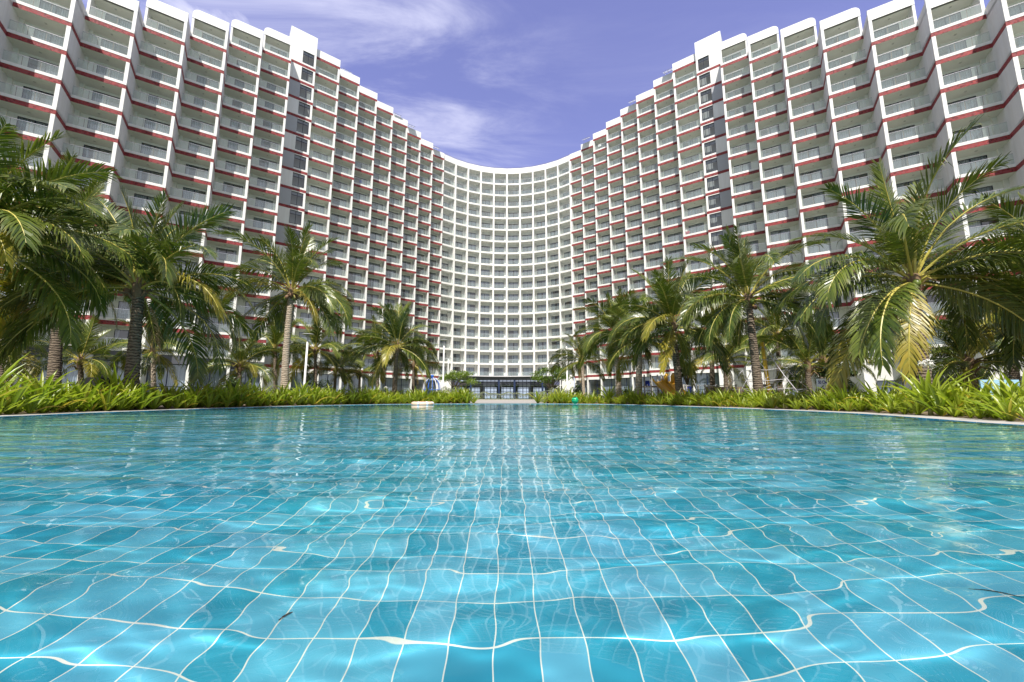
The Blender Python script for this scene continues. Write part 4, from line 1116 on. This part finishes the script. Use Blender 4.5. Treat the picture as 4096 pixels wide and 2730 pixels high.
# play tower with two yellow slides
D_ = 23.0
def X(px): return at_y(px, 1590, D_).x
def Z(px, py): return at_y(px, py, D_).z
root = empty('play_tower', (X(2655), D_, 0.02)); tag(root, 'playground tower with two yellow slides and blue panels behind the right bed', 'playground slide')
ox = X(2655)
def slide(x0, z0, x1, name):
    mb = MB(); w = .26; n = 10; rows_ = []
    for i in range(n+1):
        t = i/n; y = -.1 - 1.5*t; z = z0*(1-t)**1.1*(1-.0*t) + .12; x = x0 + (x1-x0)*t
        rows_.append([(x-w, y, z+.2), (x-w, y, z+.02), (x-w*.5, y, z-.02), (x+w*.5, y, z-.02), (x+w, y, z+.02), (x+w, y, z+.2)])
    for a, c in zip(rows_, rows_[1:]):
        for j in range(5): mb.face([a[j], a[j+1], c[j+1], c[j]], 'play_yellow')
    return mb.build(name, root, True)
slide(X(2628)-ox, Z(2628, 1535), X(2662)-ox, 'slide_chute'); slide(X(2680)-ox, Z(2680, 1535), X(2698)-ox, 'slide_chute')
mb = MB(); 
for px, tp in ((2663, 1500), (2690, 1498)):
    mb.tube([(X(px)-ox, -.15, Z(px, 1546)), (X(px)-ox-.02, -.2, Z(px, tp+10)), (X(px)-ox+.1, -.1, Z(px, tp))], [.12, .12, .1], 'play_yellow', 8)
mb.build('slide_hood', root, True)
for px, py0, py1, hw in ((2600, 1524, 1545, 9), (2673, 1512, 1545, 7)):
    mb = MB(); mb.box(X(px-hw)-ox, X(px+hw)-ox, .28, .33, Z(px, py1), Z(px, py0), 'play_blue'); mb.build('panel', root)
for px in (2586, 2612, 2640, 2656, 2702):
    mb = MB(); mb.tube([(X(px)-ox, .22, 0), (X(px)-ox, .22, Z(px, 1500))], .045, 'post_grey', 8); mb.build('post', root, True)
mb = MB(); mb.box(X(2585)-ox, X(2706)-ox, .2, 1.3, Z(2650, 1550), Z(2650, 1546), 'brown_panel'); mb.build('platform', root)
mb = MB()
for z in np.arange(.15, 1.0, .2): mb.tube([(X(2593)-ox, 0.05, z), (X(2606)-ox, 0.05, z)], .018, 'galvanised', 5)
for px in (2593, 2606): mb.tube([(X(px)-ox, .05, 0), (X(px)-ox, .05, 1.1)], .02, 'galvanised', 5)
mb.build('ladder', root)
# rope rail fence with a blue panel
root = empty('rope_fence', (X(2735), D_, 0.02)); tag(root, 'grey timber-post rope fence behind the right bed, carrying a blue splash-patterned panel', 'fence'); ox = X(2735)
pxs = (2738, 2748, 2773, 2795, 2823, 2838, 2872, 2922, 2948)
for px in pxs:
    mb = MB(); mb.tube([(X(px)-ox, 0, 0), (X(px)-ox, 0, Z(px, 1540))], .05, 'post_grey', 8); mb.build('post', root, True)
mb = MB(); mb.tube([(X(px)-ox, -.02, Z(px, 1545)) for px in pxs], .022, 'rope_white', 6); mb.build('rope', root, True)
pn = MB(); pn.box(X(2750)-ox, X(2771)-ox, -.05, -.01, .1, Z(2760, 1550), 'play_blue'); pn = pn.build('panel', root)
rg = random.Random(5); mb = MB()
for _ in range(60):
    x = rg.uniform(X(2751)-ox, X(2770)-ox); zz = .12 + (Z(2760, 1552)-.15)*rg.random()**1.8; s = rg.uniform(.004, .016)
    mb.face([(x-s, -.053, zz), (x, -.053, zz-s), (x+s, -.053, zz), (x, -.053, zz+s)], 'sign_white')
mb.build('splash_pattern', pn)
mb = MB(); a = at_y(2828, 1590, 27); c = at_y(3000, 1590, 27); mb.box(a.x, c.x, 27, 27.25, 0.0, at_y(2828, 1548, 27).z, 'brown_panel'); tag(mb.build('low_wall'), 'low brown rendered wall behind the rope fence', 'wall')

# rope climbing net on a yellow pole
D_ = 16.5; c0 = Vector((X(3082), D_, 0.02)); H = Z(3068, 1372)
root = empty('climbing_net', c0); tag(root, 'pyramid climbing net of pale ropes hung from a leaning yellow pole', 'climbing net')
tp = Vector((X(3068)-c0.x, 0.0, H))
mb = MB(); mb.tube([(0, 0, 0), tuple(tp)], [.082, .072], 'pole_yellow', 14); mb.build('pole', root, True)
mb = MB(); rg = random.Random(6); F_ = [Vector((math.cos(a)*2.35, math.sin(a)*2.0, 0.02)) for a in (0.0, 1.15, 2.5, 3.6, 4.75)]
tq = tp*0.96; lev = []
for a in F_: mb.tube([tuple(tq), tuple(tq.lerp(a, .5)+Vector((0, 0, -.10))), tuple(a)], .014, 'rope_white', 5)
for t in (.22, .38, .55, .70, .85):
    P_ = [tq.lerp(a, t) + Vector((0, 0, -.10*math.sin(math.pi*t))) for a in F_]; lev.append(P_)
    for i in range(5):
        a, c = P_[i], P_[(i+1) % 5]; m = (a+c)/2*1.0 + Vector((0, 0, -.05)); m.x *= .8; m.y *= .8
        mb.tube([tuple(a), tuple(m), tuple(c)], .009, 'rope_white', 4)
        if t > .3:
            q = m*.55 + Vector((rg.uniform(-.1, .1), rg.uniform(-.1, .1), .1)); mb.tube([tuple(m), tuple(q)], .008, 'rope_white', 4)
            q2 = lev[-2][i]; mb.tube([tuple(m), tuple(q2)], .008, 'rope_white', 4); mb.tube([tuple(q), tuple((P_[(i+2) % 5]*.5+m*.3))], .008, 'rope_white', 4)
mb.build('rope_net', root, True)

# depth sign
D_ = 12.6; c0 = Vector((X(3292), D_, 0.012)); root = empty('depth_sign', c0, R(-8)); tag(root, 'white box sign reading 50 CM on a thin steel post at the bed edge', 'sign')
za, zb = Z(3288, 1556), Z(3288, 1517); w2 = 14.5/FPX*D_
mb = MB(); mb.box(-w2, w2, -.05, .05, za, zb, 'sign_white'); bd = mb.build('sign_board', root)
mb = MB(); mb.tube([(.04, 0, 0), (.04, 0, za)], .018, 'galvanised', 8); mb.build('post', root, True)
mb = MB(); zc_ = za + .055; mb.face([(-.025, -.052, zc_+.03), (.03, -.052, zc_+.03), (.0025, -.052, zc_-.015)], 'sign_blue'); mb.build('arrow_mark', bd)
fc = bpy.data.curves.new('lettering', 'FONT'); fc.body = '50 CM'; fc.size = 0.115; fc.align_x = 'CENTER'; fc.extrude = .001; fc.offset = 0.0025; fc.materials.append(M['sign_blue'])
ft_ = bpy.data.objects.new('lettering_outline', fc); fm_ = bpy.data.meshes.new_from_object(ft_); fm_.name = 'lettering'; bpy.data.objects.remove(ft_)
fo_ = bpy.data.objects.new('lettering', fm_); COL.objects.link(fo_); fo_.parent = bd; fo_.location = (0, -.0525, za+.145); fo_.rotation_euler = (math.pi/2, 0, 0); fo_.scale = (0.82, 1.25, 1)

# fish board
D_ = 9.6; c0 = Vector((X(4010), D_, 0.02)); root = empty('fish_board', c0); tag(root, 'light blue board painted with dark blue fish, half hidden by leaves', 'board')
w2 = 80/FPX*D_; zt = Z(4010, 1523); mb = MB(); mb.box(-w2, w2, 0, .03, .1, zt, 'board_blue'); bd = mb.build('panel', root)
for x in (-w2*.8, w2*.8): mb = MB(); mb.tube([(x, .06, 0), (x, .06, zt-.05)], .03, 'post_grey', 6); mb.build('post', root)
mb = MB()
def fish(x, z, s):
    pr = [(-1, 0), (-.5, .32), (.1, .36), (.6, .1), (1, .35), (.9, 0), (1, -.35), (.6, -.1), (.1, -.32), (-.5, -.28)]
    mb.face([(x+a*s, -.003, z+b_*s) for a, b_ in pr], 'fish_navy')
for x, z, s in ((-.36, zt-.07, .04), (-.27, zt-.11, .06), (-.1, zt-.2, .05), (.1, zt-.1, .05), (.28, zt-.22, .07), (-.3, zt-.32, .05)): fish(x, z, s)
mb.build('fish_pattern', bd)

# black covered grill
D_ = 15.5; c0 = Vector((X(378), D_, 0.02)); root = empty('covered_grill', c0); tag(root, 'black covered grill standing behind the left lilies', 'covered grill')
h1, h0 = Z(378, 1514), Z(378, 1524); w2 = 40/FPX*D_; mb = MB()
pr = [(-w2, 0), (-w2*1.02, h0*.78), (-w2*.55, h0), (-w2*.25, h1), (w2*.6, h1), (w2*.98, h1*.995), (w2, h0*.9), (w2*.96, 0)]
for i in range(len(pr)):
    a, c = pr[i], pr[(i+1) % len(pr)]; mb.face([(a[0], -.3, a[1]), (c[0], -.3, c[1]), (c[0], .3, c[1]), (a[0], .3, a[1])], 'black_cover')
mb.face([(a, -.3, z) for a, z in pr], 'black_cover'); mb.face([(a, .3, z) for a, z in pr], 'black_cover'); mb.build('cover', root)
mb = MB(); mb.tube([(w2*.7, -.1, h1-.01), (w2*.7, -.1, h1+.05), (w2*.9, -.1, h1+.06)], .03, 'black_cover', 6); mb.build('handle', root)

# life ring and ball
D_ = 19.6; c0 = Vector((X(1692), D_, 0.055)); root = empty('life_ring', c0); tag(root, 'cream life ring with white bands floating at the far pool edge', 'life ring')
def torus(R0, r0, a0, a1, mat, nm, n=40, m=14):
    mb = MB(); P_ = [(math.cos(a0+(a1-a0)*i/n)*R0, math.sin(a0+(a1-a0)*i/n)*R0, 0) for i in range(n+1)]
    mb.tube(P_, r0, mat, m, cap=(a1-a0) < 6.28); return mb.build(nm, root, True)
rr = 45/FPX*D_; t0 = .105; torus(rr-t0, t0, 0, 2*math.pi, 'ring_cream', 'ring')
for a in (R(-12), R(78), R(168), R(258), R(-55)): torus(rr-t0, t0*1.03, a-.09, a+.09, 'ring_band', 'band', 6)
mb = MB()
for dx in (0, .05): mb.face([(-.14+dx, -rr-.004, -.02), (-.12+dx, -rr-.004, -.02), (-.09+dx, -rr-.004, .01), (-.12+dx, -rr-.004, .04), (-.14+dx, -rr-.004, .04), (-.11+dx, -rr-.004, .01)], 'mark_navy')
mb.build('chevron_mark', root)
nt, N, L, out = new_mat('melon_ball')
b = N.new('ShaderNodeBsdfPrincipled'); b.inputs['Roughness'].default_value = 0.15
tc = N.new('ShaderNodeTexCoord'); wv = N.new('ShaderNodeTexWave'); wv.wave_type = 'BANDS'; wv.bands_direction = 'Z'; wv.inputs['Scale'].default_value = 3.6; wv.inputs['Distortion'].default_value = 1.6; wv.inputs['Detail'].default_value = 3; wv.inputs['Detail Scale'].default_value = 3
L.new(tc.outputs['Object'], wv.inputs['Vector']); rp = N.new('ShaderNodeValToRGB'); rp.color_ramp.elements[0].position = .16; rp.color_ramp.elements[0].color = (.004, .05, .025, 1); rp.color_ramp.elements[1].position = .24; rp.color_ramp.elements[1].color = (.01, .42, .17, 1)
L.new(wv.outputs['Fac'], rp.inputs[0]); L.new(rp.outputs[0], b.inputs['Base Color']); L.new(b.outputs[0], out.inputs[0])
D_ = 21.4; c0 = Vector((X(2300), D_, 0.0)); mb = MB(); br_ = 14/FPX*D_; mb.ball((0, 0, 0), br_, 'melon_ball', 28, 18)
o = mb.build('beach_ball', None, True); o.location = (c0.x, D_, br_+.014); o.rotation_euler = (R(10), R(-8), 0); tag(o, 'glossy green ball with dark wavy stripes resting on the pool rim', 'beach ball')

# ---------------------------------------------------------------- washing on a few balconies
def on_balcony(n, side, px, py, inset=-0.45):
    b = next(q for q in bays if q['n'] == n and q['side'] == side)
    p0 = Vector(b['tf'](0, inset, 0)); p1 = Vector(b['tf'](1, inset, 0)); u_ = (p1-p0); nrm = Vector((u_.y, -u_.x, 0)); d = ray(px, py); o = Vector((0, 0, CAM_H))
    t = (p0-o).dot(nrm)/d.dot(nrm); return o + d*t, u_.normalized()*(1 if side == 1 else -1)
def washing(label, n, side, items, cat='washing'):
    p, u_ = on_balcony(n, side, items[0][0], items[0][1])
    root = empty('washing_line', p); tag(root, label, cat)
    for px, py, w, h, mat, kind in items:
        q, _ = on_balcony(n, side, px, py); q = q - p
        mb = MB()
        if kind == 'shirt':
            pr = [(-.5, -.5), (.5, -.5), (.5, .1), (.85, -.05), (.95, .2), (.45, .5), (.15, .42), (-.15, .42), (-.45, .5), (-.95, .2), (-.85, -.05), (-.5, .1)]
        else:
            pr = [(-.5, -.5), (-.2, -.56), (.15, -.5), (.5, -.54), (.5, .5), (-.5, .5)]
        nrm = Vector((u_.y, -u_.x, 0))*.02
        f1 = [q + u_*a*w + Vector((0, 0, c*h)) + nrm for a, c in pr]; f0 = [v - nrm*2 for v in f1]
        mb.face(f1, mat); mb.face(f0[::-1], mat)
        for i in range(len(pr)): j = (i+1) % len(pr); mb.face([f0[i], f0[j], f1[j], f1[i]], mat)
        mb.build({'shirt': 'shirt', 'towel': 'towel', 'hat': 'hat'}[kind], root)
    return root
washing('red shirt and yellow cloth drying on a balcony left of the right stair tower', 'B1', -1, [(2749, 934, .5, .8, 'cloth_red', 'shirt'), (2742, 934, .25, .8, 'cloth_yellow', 'towel'), (2745, 924, .35, .3, 'cloth_white', 'towel')])
washing('rack of mixed washing and a white sheet on a balcony above the big right palm', 'C3', -1, [(3492, 618, .9, .9, 'cloth_white', 'towel'), (3426, 637, .7, .8, 'post_grey', 'towel'), (3531, 603, .35, 1.0, 'cloth_purple', 'towel'), (3565, 596, .9, .9, 'post_grey', 'towel'), (3467, 626, .3, .8, 'cloth_purple', 'shirt')])
washing('blue towel and pale bundle on a balcony of the left inner wing', 'B3', 1, [(1443, 727, .5, .5, 'cloth_blue', 'towel'), (1476, 748, .8, .6, 'cloth_white', 'towel')])
washing('bright green and white towels high on the right inner wing', 'B6', -1, [(2378, 587, .35, .45, 'cloth_green', 'towel'), (2399, 582, .7, .55, 'cloth_white', 'towel')])

# two thin twigs lying on the pool floor
for px, py, ln, rz in ((1135, 2505, .014, 1.0), (4030, 2545, .05, -.6)):
    e = -math.atan((py-1365)/FPX) + PITCH; dn = -e; r_ = math.asin(math.cos(dn)/1.333); Lh = CAM_H/math.tan(dn) + POOL_D*math.tan(r_)
    d = ray(px, py); h_ = Vector((d.x, d.y)).normalized()*Lh*math.hypot(d.x, d.y)/math.hypot(0, d.y)
    mb = MB(); mb.tube([(-ln, 0, .004), (-ln*.3, ln*.12, .006), (ln*.4, ln*.08, .005), (ln, -ln*.1, .004)], [.0012, .0026, .0024, .0008], 'bark', 5)
    o = mb.build('twig', None, True); o.location = (h_.x, h_.y, -POOL_D); o.rotation_euler = (0, 0, rz)
    tag(o, 'short dark twig lying on the blue pool tiles' if ln < .05 else 'long thin dark twig on the pool tiles at the right edge', 'twig')
